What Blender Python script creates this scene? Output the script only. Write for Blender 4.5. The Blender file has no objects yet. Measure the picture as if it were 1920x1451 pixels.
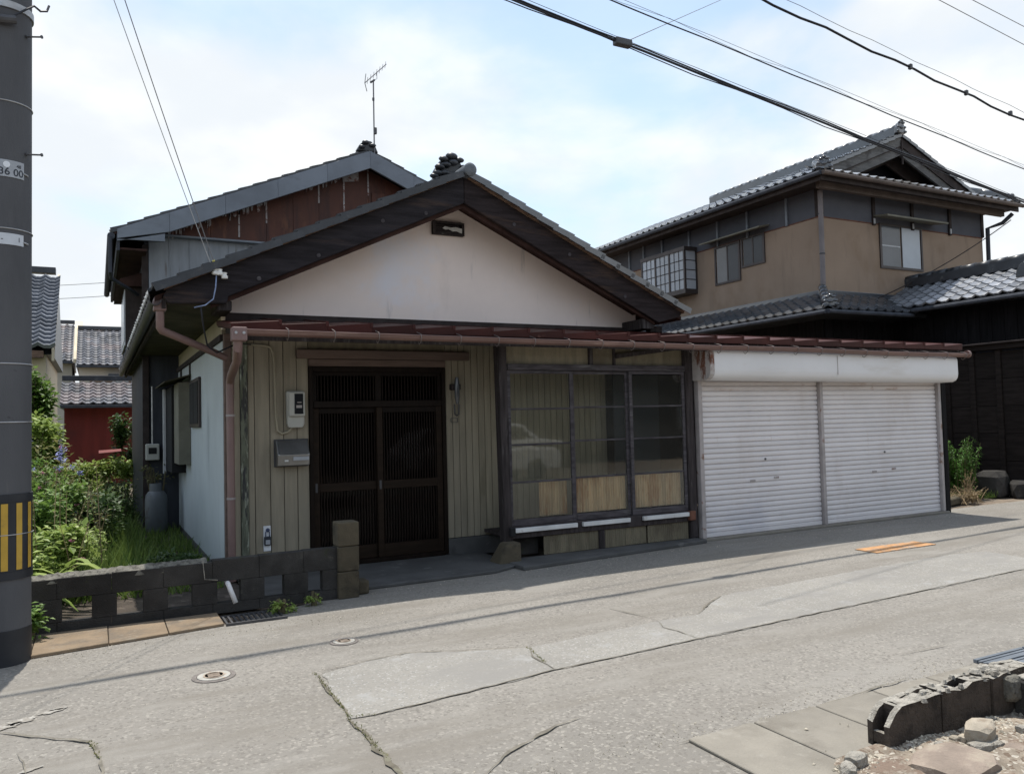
import bpy, bmesh, math, random
from mathutils import Vector, Matrix, noise as mnoise
random.seed(7)
S = bpy.context.scene
COL = S.collection
PI = math.pi
# ------------------------------------------------------------------ camera
FPX, CX, CY, EYE = 1502.0, 960.0, 725.5, 1.6
R3 = Matrix(((0.8874, 0.0026, -0.4610), (-0.4603, -0.0492, -0.8864), (-0.0250, 0.9988, -0.0424)))
def _orth(m):
    x = m.col[0].normalized(); y = m.col[1]; y = (y - x * x.dot(y)).normalized(); z = x.cross(y)
    return Matrix((x, y, z)).transposed()
R3 = _orth(R3)
cam_d = bpy.data.cameras.new('camera'); cam = bpy.data.objects.new('camera', cam_d); COL.objects.link(cam)
cam_d.sensor_fit = 'HORIZONTAL'; cam_d.sensor_width = 36.0; cam_d.lens = 36.0 * FPX / 1920.0
cam_d.clip_start = 0.05; cam_d.clip_end = 3000
cam.matrix_world = Matrix.Translation((0, 0, EYE)) @ R3.to_4x4()
S.camera = cam
# ------------------------------------------------------------------ light
SUN_TO = Vector((0.045, 0.285, 1.0)).normalized()
SUN_EL = math.asin(SUN_TO.z); SUN_AZ = math.atan2(SUN_TO.x, SUN_TO.y)
world = bpy.data.worlds.new('World'); S.world = world; world.use_nodes = True
nt = world.node_tree; nt.nodes.clear()
def N(t, tp, **kw):
    n = t.nodes.new(tp)
    for k, v in kw.items(): setattr(n, k, v)
    return n
w_out = N(nt, 'ShaderNodeOutputWorld'); w_bg = N(nt, 'ShaderNodeBackground'); w_bg.inputs['Strength'].default_value = 0.1
sky = N(nt, 'ShaderNodeTexSky', sky_type='NISHITA'); sky.sun_disc = False
sky.sun_elevation = SUN_EL; sky.sun_rotation = SUN_AZ; sky.air_density = 1.0; sky.dust_density = 1.2; sky.ozone_density = 1.5
tc = N(nt, 'ShaderNodeTexCoord')
mp = N(nt, 'ShaderNodeMapping'); mp.inputs['Scale'].default_value = (1.0, 1.0, 1.9); mp.inputs['Location'].default_value = (3.1, 0.4, 0.0)
nt.links.new(tc.outputs['Generated'], mp.inputs['Vector'])
cn = N(nt, 'ShaderNodeTexNoise'); cn.inputs['Scale'].default_value = 2.6; cn.inputs['Detail'].default_value = 7; cn.inputs['Roughness'].default_value = 0.5; cn.inputs['Distortion'].default_value = 0.25
nt.links.new(mp.outputs['Vector'], cn.inputs['Vector'])
cr = N(nt, 'ShaderNodeMapRange', interpolation_type='SMOOTHSTEP'); cr.inputs['From Min'].default_value = 0.42; cr.inputs['From Max'].default_value = 0.66
cr.inputs['To Min'].default_value = 0.24; cr.inputs['To Max'].default_value = 1.0
sxyz = N(nt, 'ShaderNodeSeparateXYZ'); nt.links.new(tc.outputs['Generated'], sxyz.inputs[0])
el = N(nt, 'ShaderNodeMapRange'); el.inputs['From Min'].default_value = 0.0; el.inputs['From Max'].default_value = 1.0; el.inputs['To Min'].default_value = 0.16; el.inputs['To Max'].default_value = -0.16; nt.links.new(sxyz.outputs['Z'], el.inputs['Value'])
ea = N(nt, 'ShaderNodeMath', operation='ADD'); nt.links.new(cn.outputs['Fac'], ea.inputs[0]); nt.links.new(el.outputs['Result'], ea.inputs[1])
nt.links.new(ea.outputs[0], cr.inputs['Value'])
cn2 = N(nt, 'ShaderNodeTexNoise'); cn2.inputs['Scale'].default_value = 4.6; cn2.inputs['Detail'].default_value = 6
nt.links.new(mp.outputs['Vector'], cn2.inputs['Vector'])
cc = N(nt, 'ShaderNodeMix', data_type='RGBA'); cc.inputs['A'].default_value = (8.9, 9.4, 9.9, 1); cc.inputs['B'].default_value = (10.5, 10.7, 10.8, 1)
ccr = N(nt, 'ShaderNodeMapRange', interpolation_type='SMOOTHSTEP'); ccr.inputs['From Min'].default_value = 0.38; ccr.inputs['From Max'].default_value = 0.62
nt.links.new(cn2.outputs['Fac'], ccr.inputs['Value']); nt.links.new(ccr.outputs['Result'], cc.inputs['Factor'])
cm = N(nt, 'ShaderNodeMix', data_type='RGBA')
skb = N(nt, 'ShaderNodeMix', data_type='RGBA', blend_type='MULTIPLY'); skb.inputs['Factor'].default_value = 1.0; skb.inputs['B'].default_value = (2.3, 2.4, 2.22, 1)
nt.links.new(sky.outputs['Color'], skb.inputs['A'])
nt.links.new(cr.outputs['Result'], cm.inputs['Factor']); nt.links.new(skb.outputs['Result'], cm.inputs['A']); nt.links.new(cc.outputs['Result'], cm.inputs['B'])
nt.links.new(cm.outputs['Result'], w_bg.inputs['Color']); nt.links.new(w_bg.outputs['Background'], w_out.inputs['Surface'])
sd = bpy.data.lights.new('sun', 'SUN'); sd.energy = 5.0; sd.angle = math.radians(0.53); sd.color = (1.0, 0.955, 0.88)
so = bpy.data.objects.new('sun', sd); COL.objects.link(so); so.rotation_euler = SUN_TO.to_track_quat('Z', 'Y').to_euler(); so.location = (0, 0, 30)
vs = S.view_settings; vs.view_transform = 'Standard'; vs.look = 'None'; vs.exposure = 0.0; vs.gamma = 1.0; vs.use_curve_mapping = False
S.render.engine = 'CYCLES'
S.cycles.max_bounces = 8; S.cycles.transparent_max_bounces = 16

# ------------------------------------------------------------------ picking helpers: a sight line met with a real plane
CAM = Vector((0, 0, EYE))
def ray(px, py): return R3 @ Vector(((px - CX) / FPX, -(py - CY) / FPX, -1.0))
def gz(px, py, z=0.0):
    v = ray(px, py); return CAM + v * ((z - CAM.z) / v.z)
def gy(px, py, Y):
    v = ray(px, py); return CAM + v * ((Y - CAM.y) / v.y)

# ------------------------------------------------------------------ materials
def mat(name, c, r=0.8, var=0.18, sc=2.5, bump=0.15, bsc=45, metal=0.0, spec=0.4, stretch=None, stain=None, rnd=0.0, island=0.0, hue=None, vor=None, stain2=None, coat=0, stain3=None, world=False):
    m = bpy.data.materials.new(name); m.use_nodes = True; t = m.node_tree; b = t.nodes['Principled BSDF']; L = t.links.new
    b.inputs['Roughness'].default_value = r; b.inputs['Metallic'].default_value = metal; b.inputs['Specular IOR Level'].default_value = spec
    if coat: b.inputs['Coat Weight'].default_value = coat; b.inputs['Coat Roughness'].default_value = 0.1
    co = N(t, 'ShaderNodeTexCoord'); vec = co.outputs['Object']
    if world: vec = N(t, 'ShaderNodeNewGeometry').outputs['Position']
    oi = N(t, 'ShaderNodeObjectInfo')
    if rnd and not world:
        ad = N(t, 'ShaderNodeVectorMath', operation='ADD'); cmb = N(t, 'ShaderNodeMath', operation='MULTIPLY'); cmb.inputs[1].default_value = 37.0
        L(oi.outputs['Random'], cmb.inputs[0]); L(vec, ad.inputs[0]); L(cmb.outputs[0], ad.inputs[1]); vec = ad.outputs[0]
    def nz(scale, st, detail=6, rough=0.6):
        n = N(t, 'ShaderNodeTexNoise'); n.inputs['Scale'].default_value = scale; n.inputs['Detail'].default_value = detail; n.inputs['Roughness'].default_value = rough
        if st:
            q = N(t, 'ShaderNodeMapping'); q.inputs['Scale'].default_value = st; L(vec, q.inputs['Vector']); L(q.outputs['Vector'], n.inputs['Vector'])
        else: L(vec, n.inputs['Vector'])
        return n.outputs['Fac']
    def mixc(f, a, bb):
        x = N(t, 'ShaderNodeMix', data_type='RGBA')
        if f is None: x.inputs['Factor'].default_value = 0.5
        else: L(f, x.inputs['Factor'])
        for k, v in (('A', a), ('B', bb)):
            if isinstance(v, tuple): x.inputs[k].default_value = (v[0], v[1], v[2], 1)
            else: L(v, x.inputs[k])
        return x.outputs['Result']
    def ramp(v, lo, hi, a=0.0, bb=1.0):
        q = N(t, 'ShaderNodeMapRange', interpolation_type='SMOOTHSTEP')
        for k, z in (('From Min', lo), ('From Max', hi), ('To Min', a), ('To Max', bb)): q.inputs[k].default_value = z
        L(v, q.inputs['Value']); return q.outputs['Result']
    n1 = nz(sc, stretch)
    lo = tuple(x * (1 - var) for x in c); hi = tuple(min(1, x * (1 + var)) for x in c)
    colr = mixc(ramp(n1, 0.3, 0.7), lo, hi)
    if hue: colr = mixc(ramp(nz(sc * 0.6, None, 3), 0.42, 0.62), colr, hue)
    if vor:
        vn = N(t, 'ShaderNodeTexVoronoi'); vn.inputs['Scale'].default_value = vor[0]; L(vec, vn.inputs['Vector'])
        sep = N(t, 'ShaderNodeSeparateColor'); L(vn.outputs['Color'], sep.inputs[0])
        colr = mixc(ramp(sep.outputs[0], vor[1], vor[2]), colr, vor[3])
        colr = mixc(ramp(sep.outputs[1], vor[1], vor[2]), colr, vor[4])
    for s in (stain, stain2, stain3):
        if s: colr = mixc(ramp(nz(s[3], s[4] if len(s) > 4 else None, 7, 0.65), s[1], s[2]), colr, s[0])
    if rnd or island:
        if island: gm = N(t, 'ShaderNodeNewGeometry'); rv = gm.outputs['Random Per Island']; k = island
        else: rv = oi.outputs['Random']; k = rnd
        q = N(t, 'ShaderNodeMapRange'); q.inputs['To Min'].default_value = 1 - k; q.inputs['To Max'].default_value = 1 + k; L(rv, q.inputs['Value'])
        mu = N(t, 'ShaderNodeVectorMath', operation='SCALE'); L(colr, mu.inputs[0]); L(q.outputs['Result'], mu.inputs['Scale']); colr = mu.outputs[0]
    L(colr, b.inputs['Base Color'])
    if bump:
        bn = N(t, 'ShaderNodeBump'); bn.inputs['Strength'].default_value = bump; bn.inputs['Distance'].default_value = 0.02
        L(nz(bsc, stretch, 4), bn.inputs['Height']); L(bn.outputs['Normal'], b.inputs['Normal'])
    return m
def leafmat(name, c, c2, var=0.45, trans=0.35):
    m = bpy.data.materials.new(name); m.use_nodes = True; t = m.node_tree; b = t.nodes['Principled BSDF']; L = t.links.new
    b.inputs['Roughness'].default_value = 0.5; b.inputs['Specular IOR Level'].default_value = 0.35
    gm = N(t, 'ShaderNodeNewGeometry'); x = N(t, 'ShaderNodeMix', data_type='RGBA'); x.inputs['A'].default_value = (*c, 1); x.inputs['B'].default_value = (*c2, 1)
    L(gm.outputs['Random Per Island'], x.inputs['Factor']); L(x.outputs['Result'], b.inputs['Base Color'])
    tr = N(t, 'ShaderNodeBsdfTranslucent'); L(x.outputs['Result'], tr.inputs['Color'])
    ms = N(t, 'ShaderNodeMixShader'); ms.inputs[0].default_value = trans
    L(b.outputs[0], ms.inputs[1]); L(tr.outputs[0], ms.inputs[2]); L(ms.outputs[0], t.nodes['Material Output'].inputs['Surface'])
    return m
def glassmat(name, tint, refl=1.0, opac=0.0, rough=0.02):
    m = bpy.data.materials.new(name); m.use_nodes = True; t = m.node_tree; t.nodes.remove(t.nodes['Principled BSDF']); L = t.links.new
    tr = N(t, 'ShaderNodeBsdfTransparent'); tr.inputs[0].default_value = (*tint, 1)
    gl = N(t, 'ShaderNodeBsdfGlossy'); gl.inputs['Roughness'].default_value = rough
    fr = N(t, 'ShaderNodeFresnel'); fr.inputs['IOR'].default_value = 1.5
    tx = N(t, 'ShaderNodeTexCoord'); no = N(t, 'ShaderNodeTexNoise'); no.inputs['Scale'].default_value = 3.0; L(tx.outputs['Object'], no.inputs['Vector'])
    bp = N(t, 'ShaderNodeBump'); bp.inputs['Strength'].default_value = 0.015; bp.inputs['Distance'].default_value = 0.05; L(no.outputs['Fac'], bp.inputs['Height']); L(bp.outputs['Normal'], gl.inputs['Normal'])
    mu = N(t, 'ShaderNodeMath', operation='MULTIPLY'); mu.inputs[1].default_value = refl; L(fr.outputs[0], mu.inputs[0])
    mx = N(t, 'ShaderNodeMixShader'); L(mu.outputs[0], mx.inputs[0]); L(tr.outputs[0], mx.inputs[1]); L(gl.outputs[0], mx.inputs[2])
    if opac:
        df = N(t, 'ShaderNodeBsdfDiffuse'); df.inputs[0].default_value = (0.36, 0.35, 0.31, 1); n2 = N(t, 'ShaderNodeTexNoise'); n2.inputs['Scale'].default_value = 1.7; n2.inputs['Detail'].default_value = 6
        L(tx.outputs['Object'], n2.inputs['Vector']); mr = N(t, 'ShaderNodeMapRange'); mr.inputs['From Min'].default_value = 0.3; mr.inputs['From Max'].default_value = 0.75; mr.inputs['To Min'].default_value = opac * .45; mr.inputs['To Max'].default_value = opac * 1.7
        L(n2.outputs['Fac'], mr.inputs['Value']); m2 = N(t, 'ShaderNodeMixShader'); L(mr.outputs['Result'], m2.inputs[0]); L(tr.outputs[0], m2.inputs[1]); L(df.outputs[0], m2.inputs[2]); L(m2.outputs[0], mx.inputs[1])
    L(mx.outputs[0], t.nodes['Material Output'].inputs['Surface'])
    return m
M = {}
M['asphalt'] = mat('asphalt', (0.236, 0.219, 0.194), r=0.92, var=0.12, sc=0.5, stretch=None, bump=0.55, bsc=110, vor=(66, 0.74, 0.94, (0.305, 0.284, 0.25), (0.178, 0.164, 0.144)), stain=((0.20, 0.182, 0.156), 0.46, 0.68, 1.6, (0.22, 1.3, 1)), stain2=((0.27, 0.253, 0.226), 0.5, 0.7, 2.1, (0.3, 1.0, 1)), stain3=((0.165, 0.15, 0.13), 0.66, 0.74, 1.1))
M['asphalt_patch'] = mat('asphalt_patch', (0.258, 0.244, 0.219), r=0.92, var=0.08, sc=1.2, bump=0.35, bsc=180, vor=(90, 0.84, 0.95, (0.34, 0.33, 0.31), (0.205, 0.198, 0.183)), stain=((0.233, 0.222, 0.205), 0.46, 0.66, 2.2, (0.5, 1.4, 1)), stain2=((0.30, 0.293, 0.277), 0.55, 0.7, 4))
M['crack'] = mat('crack', (0.115, 0.102, 0.078), r=0.95, var=0.35, sc=9, stain=((0.16, 0.15, 0.11), 0.5, 0.6, 14))
M['hair'] = mat('hair_crack', (0.165, 0.15, 0.122), r=0.95, var=0.3, sc=9)
M['roadpaint'] = mat('worn_white_paint', (0.34, 0.325, 0.295), r=0.85, stain=((0.24, 0.22, 0.19), 0.40, 0.55, 26))
M['dirt'] = mat('dirt', (0.17, 0.13, 0.095), r=0.95, var=0.3, sc=3, bump=0.6, bsc=30, stain=((0.25, 0.21, 0.165), 0.48, 0.62, 5))
M['rubbledirt'] = mat('rubble_dirt', (0.27, 0.225, 0.175), r=0.95, var=0.3, sc=6, bump=0.8, bsc=60, vor=(60, 0.7, 0.85, (0.42, 0.38, 0.32), (0.15, 0.11, 0.08)), stain=((0.20, 0.145, 0.11), 0.5, 0.6, 3))
M['lawnsoil'] = mat('lawn_soil', (0.06, 0.075, 0.03), r=0.95, var=0.4, sc=5, bump=0.8, bsc=30)
M['concrete'] = mat('concrete', (0.225, 0.205, 0.172), r=0.9, var=0.14, sc=2.5, bump=0.3, bsc=80, stain=((0.17, 0.152, 0.125), 0.5, 0.68, 2.2), stain2=((0.26, 0.24, 0.205), 0.56, 0.7, 6), rnd=0.06)
M['porch'] = mat('porch_concrete', (0.085, 0.084, 0.082), r=0.85, var=0.2, sc=2, bump=0.25, bsc=60, stain=((0.13, 0.128, 0.124), 0.6, 0.66, 3.5), stain2=((0.055, 0.053, 0.052), 0.55, 0.7, 1.4))
M['brownkerb'] = mat('brown_stained_concrete', (0.205, 0.152, 0.100), r=0.9, var=0.15, sc=3, bump=0.3, bsc=70, stain=((0.14, 0.112, 0.083), 0.44, 0.66, 3.5), stain2=((0.225, 0.19, 0.145), 0.55, 0.7, 9), rnd=0.06)
M['block'] = mat('weathered_block', (0.054, 0.051, 0.048), spec=0.12, r=0.95, var=0.22, sc=4, bump=0.7, bsc=90, stain=((0.034, 0.032, 0.030), 0.48, 0.66, 1.6), stain2=((0.085, 0.08, 0.07), 0.6, 0.72, 8), stain3=((0.05, 0.055, 0.035), 0.6, 0.7, 5), world=True)
M['blocktop'] = mat('pale_broken_mortar', (0.17, 0.16, 0.135), r=0.95, var=0.3, sc=14, bump=0.9, bsc=60, stain=((0.07, 0.065, 0.055), 0.5, 0.62, 18))
M['pillar'] = mat('pillar_block', (0.085, 0.07, 0.046), r=0.95, var=0.25, sc=4, bump=0.5, bsc=80, stain=((0.045, 0.038, 0.027), 0.5, 0.65, 5), rnd=0.1)
M['brokenblock'] = mat('broken_block', (0.072, 0.056, 0.044), r=0.95, var=0.35, sc=8, bump=1.0, bsc=70, stain=((0.032, 0.025, 0.02), 0.48, 0.62, 6))
M['blockcut'] = mat('broken_edge', (0.36, 0.335, 0.29), r=0.95, var=0.25, sc=18, bump=0.9, bsc=90, stain=((0.2, 0.18, 0.15), 0.52, 0.64, 22))
M['stone'] = mat('stone', (0.36, 0.315, 0.25), r=0.9, var=0.22, sc=6, bump=0.5, bsc=50, rnd=0.25, stain=((0.25, 0.2, 0.15), 0.5, 0.65, 9))
M['pebble'] = mat('pebbles', (0.40, 0.36, 0.29), r=0.9, var=0.2, sc=20, bump=0.2, island=0.45)
M['redstone'] = mat('reddish_stone', (0.25, 0.20, 0.162), r=0.92, var=0.2, sc=5, bump=0.5, bsc=60, stain=((0.33, 0.28, 0.22), 0.5, 0.66, 7))
M['plaster'] = mat('white_plaster', (0.87, 0.755, 0.695), r=0.9, var=0.05, sc=0.9, bump=0.08, bsc=60, stain=((0.72, 0.62, 0.57), 0.56, 0.78, 1.3, (1, 1, 0.45)), stain2=((0.80, 0.78, 0.82), 0.5, 0.7, 0.6), stain3=((0.62, 0.55, 0.52), 0.6, 0.74, 2.6, (3.0, 1, 0.35)))
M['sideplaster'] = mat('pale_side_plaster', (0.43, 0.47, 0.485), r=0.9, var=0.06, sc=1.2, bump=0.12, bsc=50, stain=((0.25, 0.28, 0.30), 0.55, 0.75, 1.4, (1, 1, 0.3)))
M['creamplaster'] = mat('cream_plaster', (0.40, 0.36, 0.27), r=0.9, var=0.08, sc=1.5, bump=0.1)
M['siding'] = mat('beige_siding', (0.275, 0.243, 0.182), r=0.75, var=0.12, sc=3, bump=0.1, bsc=30, stretch=(8, 8, 0.6), stain=((0.185, 0.162, 0.115), 0.52, 0.75, 2.2, (2, 2, 0.4)), stain2=((0.26, 0.235, 0.18), 0.55, 0.75, 1.2, (1, 1, .6)), rnd=0.07)
M['greenwood'] = mat('peeling_post', (0.14, 0.15, 0.11), r=0.9, var=0.4, sc=6, bump=0.5, bsc=20, stretch=(6, 6, 0.8), stain=((0.33, 0.35, 0.28), 0.55, 0.62, 5, (5, 5, 1)), stain2=((0.05, 0.05, 0.05), 0.52, 0.6, 4, (4, 4, 0.7)))
M['darkwood'] = mat('dark_weathered_wood', (0.046, 0.039, 0.039), spec=0.12, r=0.85, var=0.35, sc=5, bump=0.4, bsc=18, stretch=(6, 6, 0.5), stain=((0.095, 0.085, 0.083), 0.56, 0.68, 4, (6, 6, 0.5)), rnd=0.1)
M['greywood'] = mat('grey_weathered_wood', (0.070, 0.063, 0.068), spec=0.12, r=0.85, var=0.35, sc=5, bump=0.4, bsc=18, stretch=(1, 6, 6), stain=((0.13, 0.125, 0.127), 0.55, 0.68, 4, (0.6, 6, 6)), rnd=0.1)
M['barge'] = mat('barge_board_wood', (0.026, 0.023, 0.026), spec=0.12, r=0.8, var=0.35, sc=3, bump=0.35, bsc=12, stretch=(0.7, 6, 7), stain=((0.062, 0.044, 0.038), 0.55, 0.7, 1.6, (0.5, 2, 4)), stain2=((0.02, 0.017, 0.018), 0.56, 0.7, 1.5, (0.4, 2, 6)))
M['barge_r'] = mat('barge_board_wood_brown', (0.027, 0.021, 0.022), spec=0.12, r=0.8, var=0.35, sc=3, bump=0.35, bsc=12, stretch=(0.7, 6, 7), stain=((0.062, 0.041, 0.033), 0.54, 0.7, 1.6, (0.5, 2, 4)))
M['rawedge'] = mat('raw_edge_wood', (0.19, 0.12, 0.085), r=0.85, var=0.35, sc=6, bump=0.3, stretch=(0.8, 6, 6), stain=((0.07, 0.05, 0.045), 0.5, 0.6, 3))
M['soffit'] = mat('soffit_wood', (0.046, 0.025, 0.021), spec=0.12, r=0.85, var=0.3, sc=4, bump=0.2)
M['eavewood'] = mat('olive_eave_board', (0.06, 0.054, 0.038), spec=0.12, r=0.85, var=0.3, sc=3, bump=0.15)
M['tile'] = mat('dark_roof_tile', (0.032, 0.035, 0.041), r=0.38, var=0.3, sc=3, bump=0.1, bsc=30, spec=0.5, rnd=0.3, stain=((0.085, 0.085, 0.082), 0.58, 0.7, 6))
M['tilegrey'] = mat('grey_glazed_tile', (0.060, 0.066, 0.075), r=0.3, var=0.25, sc=3, bump=0.04, bsc=30, spec=0.6, rnd=0.3, coat=1.0)
M['tilefar'] = mat('far_grey_tile', (0.105, 0.107, 0.118), r=0.5, var=0.35, sc=2.2, bump=0.05, island=0.3, stain=((0.145, 0.122, 0.122), 0.48, 0.6, 0.9))
M['tilestripe'] = mat('silver_roof_tile', (0.19, 0.205, 0.235), r=0.3, var=0.2, sc=2, bump=0.05, island=0.15, spec=0.6)
M['tileshine'] = mat('sheen_grey_tile', (0.27, 0.28, 0.30), r=0.46, var=0.22, sc=3, bump=0.04, bsc=30, spec=0.8, rnd=0.22, metal=0.65)  # same tile as the other roofs, paler and metallic to carry the sun sheen
M['mortar'] = mat('white_mortar', (0.62, 0.61, 0.58), r=0.9, var=0.15, sc=8)
M['redroof'] = mat('red_sheet_roof', (0.052, 0.014, 0.011), r=0.5, var=0.25, sc=2, bump=0.06, spec=0.2, rnd=0.18, stain=((0.05, 0.012, 0.010), 0.52, 0.68, 2.2), stain2=((0.16, 0.075, 0.055), 0.64, 0.74, 5))
M['gutter'] = mat('brown_plastic_gutter', (0.165, 0.095, 0.080), r=0.38, var=0.12, sc=2, bump=0.04, spec=0.5, stain=((0.29, 0.19, 0.16), 0.55, 0.72, 2, (0.5, 4, 4)))
M['pipe'] = mat('brown_downpipe', (0.20, 0.130, 0.118), r=0.45, var=0.12, sc=2, bump=0.04, stain=((0.18, 0.11, 0.10), 0.55, 0.7, 3))
M['steel'] = mat('galvanised_steel', (0.42, 0.42, 0.42), r=0.45, var=0.2, sc=9, bump=0.05, metal=0.6)
M['darksteel'] = mat('dark_steel', (0.08, 0.08, 0.085), r=0.5, var=0.2, sc=9, bump=0.1, metal=0.4)
M['pinkwood'] = mat('painted_lintel', (0.135, 0.095, 0.078), r=0.75, var=0.2, sc=3, bump=0.2, stretch=(0.6, 5, 5))
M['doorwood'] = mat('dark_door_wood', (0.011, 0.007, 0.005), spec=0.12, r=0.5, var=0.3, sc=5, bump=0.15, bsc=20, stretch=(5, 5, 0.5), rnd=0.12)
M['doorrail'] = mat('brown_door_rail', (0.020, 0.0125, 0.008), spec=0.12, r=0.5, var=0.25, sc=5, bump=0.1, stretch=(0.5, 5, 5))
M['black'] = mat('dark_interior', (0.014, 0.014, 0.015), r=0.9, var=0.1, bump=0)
M['porchdark'] = mat('dark_blue_interior', (0.025, 0.032, 0.042), r=0.9, var=0.2, sc=1, bump=0)
M['corrugated'] = mat('aged_corrugated_sheet', (0.66, 0.49, 0.32), r=0.5, var=0.25, sc=2.2, bump=0.05, stretch=(6, 6, 0.7), stain=((0.46, 0.245, 0.11), 0.48, 0.64, 2.5, (3, 3, 0.5)), rnd=0.12)
M['corrbase'] = mat('beige_corrugated_sheet', (0.19, 0.165, 0.112), r=0.7, var=0.2, sc=3, bump=0.05, stretch=(5, 5, 0.8), rnd=0.12, stain=((0.11, 0.09, 0.06), 0.5, 0.7, 2, (1, 1, 0.6)))
M['whitealu'] = mat('white_aluminium', (0.62, 0.62, 0.61), r=0.45, var=0.1, sc=5, bump=0.05, stain=((0.4, 0.37, 0.34), 0.58, 0.7, 6))
M['shutter'] = mat('white_shutter_paint', (0.70, 0.665, 0.66), r=0.5, var=0.05, sc=1.0, bump=0.10, bsc=5, rnd=0.04, world=True, stain=((0.63, 0.585, 0.57), 0.52, 0.74, 1.3, (1.6, 1, 0.5)), stain2=((0.62, 0.56, 0.52), 0.64, 0.74, 2.4, (4, 1, 0.35)), stain3=((0.60, 0.58, 0.60), 0.5, 0.7, 0.7))
M['shutterbox'] = mat('white_shutter_box', (0.72, 0.71, 0.71), r=0.45, var=0.04, sc=1, bump=0.06, bsc=2, stain=((0.64, 0.61, 0.58), 0.52, 0.72, 1.3, (0.5, 1, 2)))
M['rust'] = mat('rust_streaks', (0.24, 0.10, 0.055), r=0.85, var=0.35, sc=9, bump=0.3, stain=((0.50, 0.42, 0.37), 0.5, 0.62, 9))
M['rustdark'] = mat('dark_rust', (0.13, 0.055, 0.035), r=0.85, var=0.35, sc=9, bump=0.4)
M['rail'] = mat('grey_shutter_rail', (0.36, 0.325, 0.315), r=0.5, var=0.15, sc=5, bump=0.05, stain=((0.2, 0.12, 0.09), 0.6, 0.7, 5))
M['redmetal'] = mat('redbrown_metal_panel', (0.078, 0.025, 0.014), r=0.62, var=0.2, sc=1.6, bump=0.06, rnd=0.12, world=True, stain=((0.045, 0.016, 0.012), 0.46, 0.66, 1.5, (3, 1, .4)), stain2=((0.20, 0.16, 0.15), 0.66, 0.72, 3, (4, 1, .3)), stain3=((0.12, 0.045, 0.022), 0.56, 0.68, 2.2, (1.5, 1, .5)))
M['peel'] = mat('peeled_zinc', (0.33, 0.31, 0.31), r=0.7, var=0.2, sc=9, bump=0.1, stain=((0.16, 0.07, 0.055), 0.5, 0.6, 14))
M['greybarge'] = mat('bluegrey_metal_barge', (0.165, 0.185, 0.215), r=0.55, var=0.14, sc=1.5, bump=0.1, bsc=5, stain=((0.14, 0.155, 0.18), 0.52, 0.7, 2, (1, 1, 3)), rnd=0.06)
M['greysiding'] = mat('grey_zinc_siding', (0.245, 0.265, 0.29), r=0.6, var=0.15, sc=2, bump=0.05, stretch=(3, 3, 0.4), stain=((0.15, 0.14, 0.14), 0.58, 0.68, 2, (5, 5, 0.5)), rnd=0.06)
M['darkmetal'] = mat('dark_slate_siding', (0.055, 0.060, 0.072), spec=0.12, r=0.6, var=0.2, sc=2, bump=0.08, stretch=(3, 3, 0.5))
M['brownwall'] = mat('brown_render_wall', (0.295, 0.218, 0.160), r=0.9, var=0.08, sc=0.7, bump=0.12, bsc=70, stain=((0.235, 0.165, 0.112), 0.5, 0.72, 0.8, (1, 1, 0.6)), stain2=((0.25, 0.185, 0.135), 0.55, 0.72, 1.8, (2, 2, .3)))
M['greyband'] = mat('grey_render_band', (0.095, 0.098, 0.113), spec=0.12, r=0.88, var=0.1, sc=1.2, bump=0.08)
M['band_dark'] = mat('dark_brown_trim', (0.045, 0.036, 0.034), spec=0.12, r=0.7, var=0.25, sc=5, bump=0.1, rnd=0.1)
M['alu_brown'] = mat('dark_aluminium_frame', (0.055, 0.045, 0.044), r=0.45, var=0.15, sc=5, bump=0.02, metal=0.3)
M['blackboard'] = mat('near_black_board', (0.012, 0.011, 0.012), spec=0.12, r=0.8, var=0.35, sc=4, bump=0.25, stretch=(5, 5, 0.5), rnd=0.2)  # even near-black board colour
M['brownboard'] = mat('brown_fence_board', (0.022, 0.017, 0.015), spec=0.12, r=0.8, var=0.3, sc=4, bump=0.25, stretch=(0.6, 0.6, 5), rnd=0.2)
M['blackrender'] = mat('black_bluish_wall', (0.018, 0.020, 0.027), spec=0.12, r=0.8, var=0.2, sc=2, bump=0.1)
M['frost'] = mat('frosted_pane', (0.36, 0.39, 0.43), r=0.22, var=0.08, sc=1, bump=0, spec=0.6, rnd=0.15)
M['frostdark'] = mat('dim_pane', (0.08, 0.087, 0.098), r=0.12, var=0.2, sc=1.2, bump=0, spec=0.6, rnd=0.15)
M['whiteframe'] = mat('pale_window_frame', (0.45, 0.46, 0.47), r=0.5, var=0.1, bump=0)
M['concretepole'] = mat('concrete_pole', (0.092, 0.093, 0.099), r=0.8, var=0.12, sc=2, bump=0.12, bsc=120, stretch=(1, 1, 0.4), stain2=((0.135, 0.132, 0.128), 0.60, 0.72, 4, (2, 2, 0.25)), stain3=((0.05, 0.05, 0.052), 0.62, 0.72, 9), stain=((0.066, 0.067, 0.073), 0.46, 0.68, 1.3, (1, 1, 0.25)))
M['guardblack'] = mat('black_guard_sheet', (0.022, 0.024, 0.029), r=0.55, var=0.2, sc=4, bump=0.05)
M['guardyellow'] = mat('yellow_stripe', (0.50, 0.31, 0.045), r=0.5, var=0.12, sc=5, bump=0.05, stain=((0.30, 0.19, 0.05), 0.55, 0.7, 6))
M['plategrey'] = mat('grey_number_plate', (0.36, 0.38, 0.41), r=0.45, var=0.08, sc=9, bump=0.02)
M['platewhite'] = mat('pale_pole_label', (0.55, 0.58, 0.62), r=0.5, var=0.06, sc=9, bump=0.02)
M['ink'] = mat('black_print', (0.03, 0.035, 0.045), r=0.6, var=0.05, bump=0)
M['inkblue'] = mat('navy_print', (0.06, 0.08, 0.15), r=0.5, var=0.05, bump=0)
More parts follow.
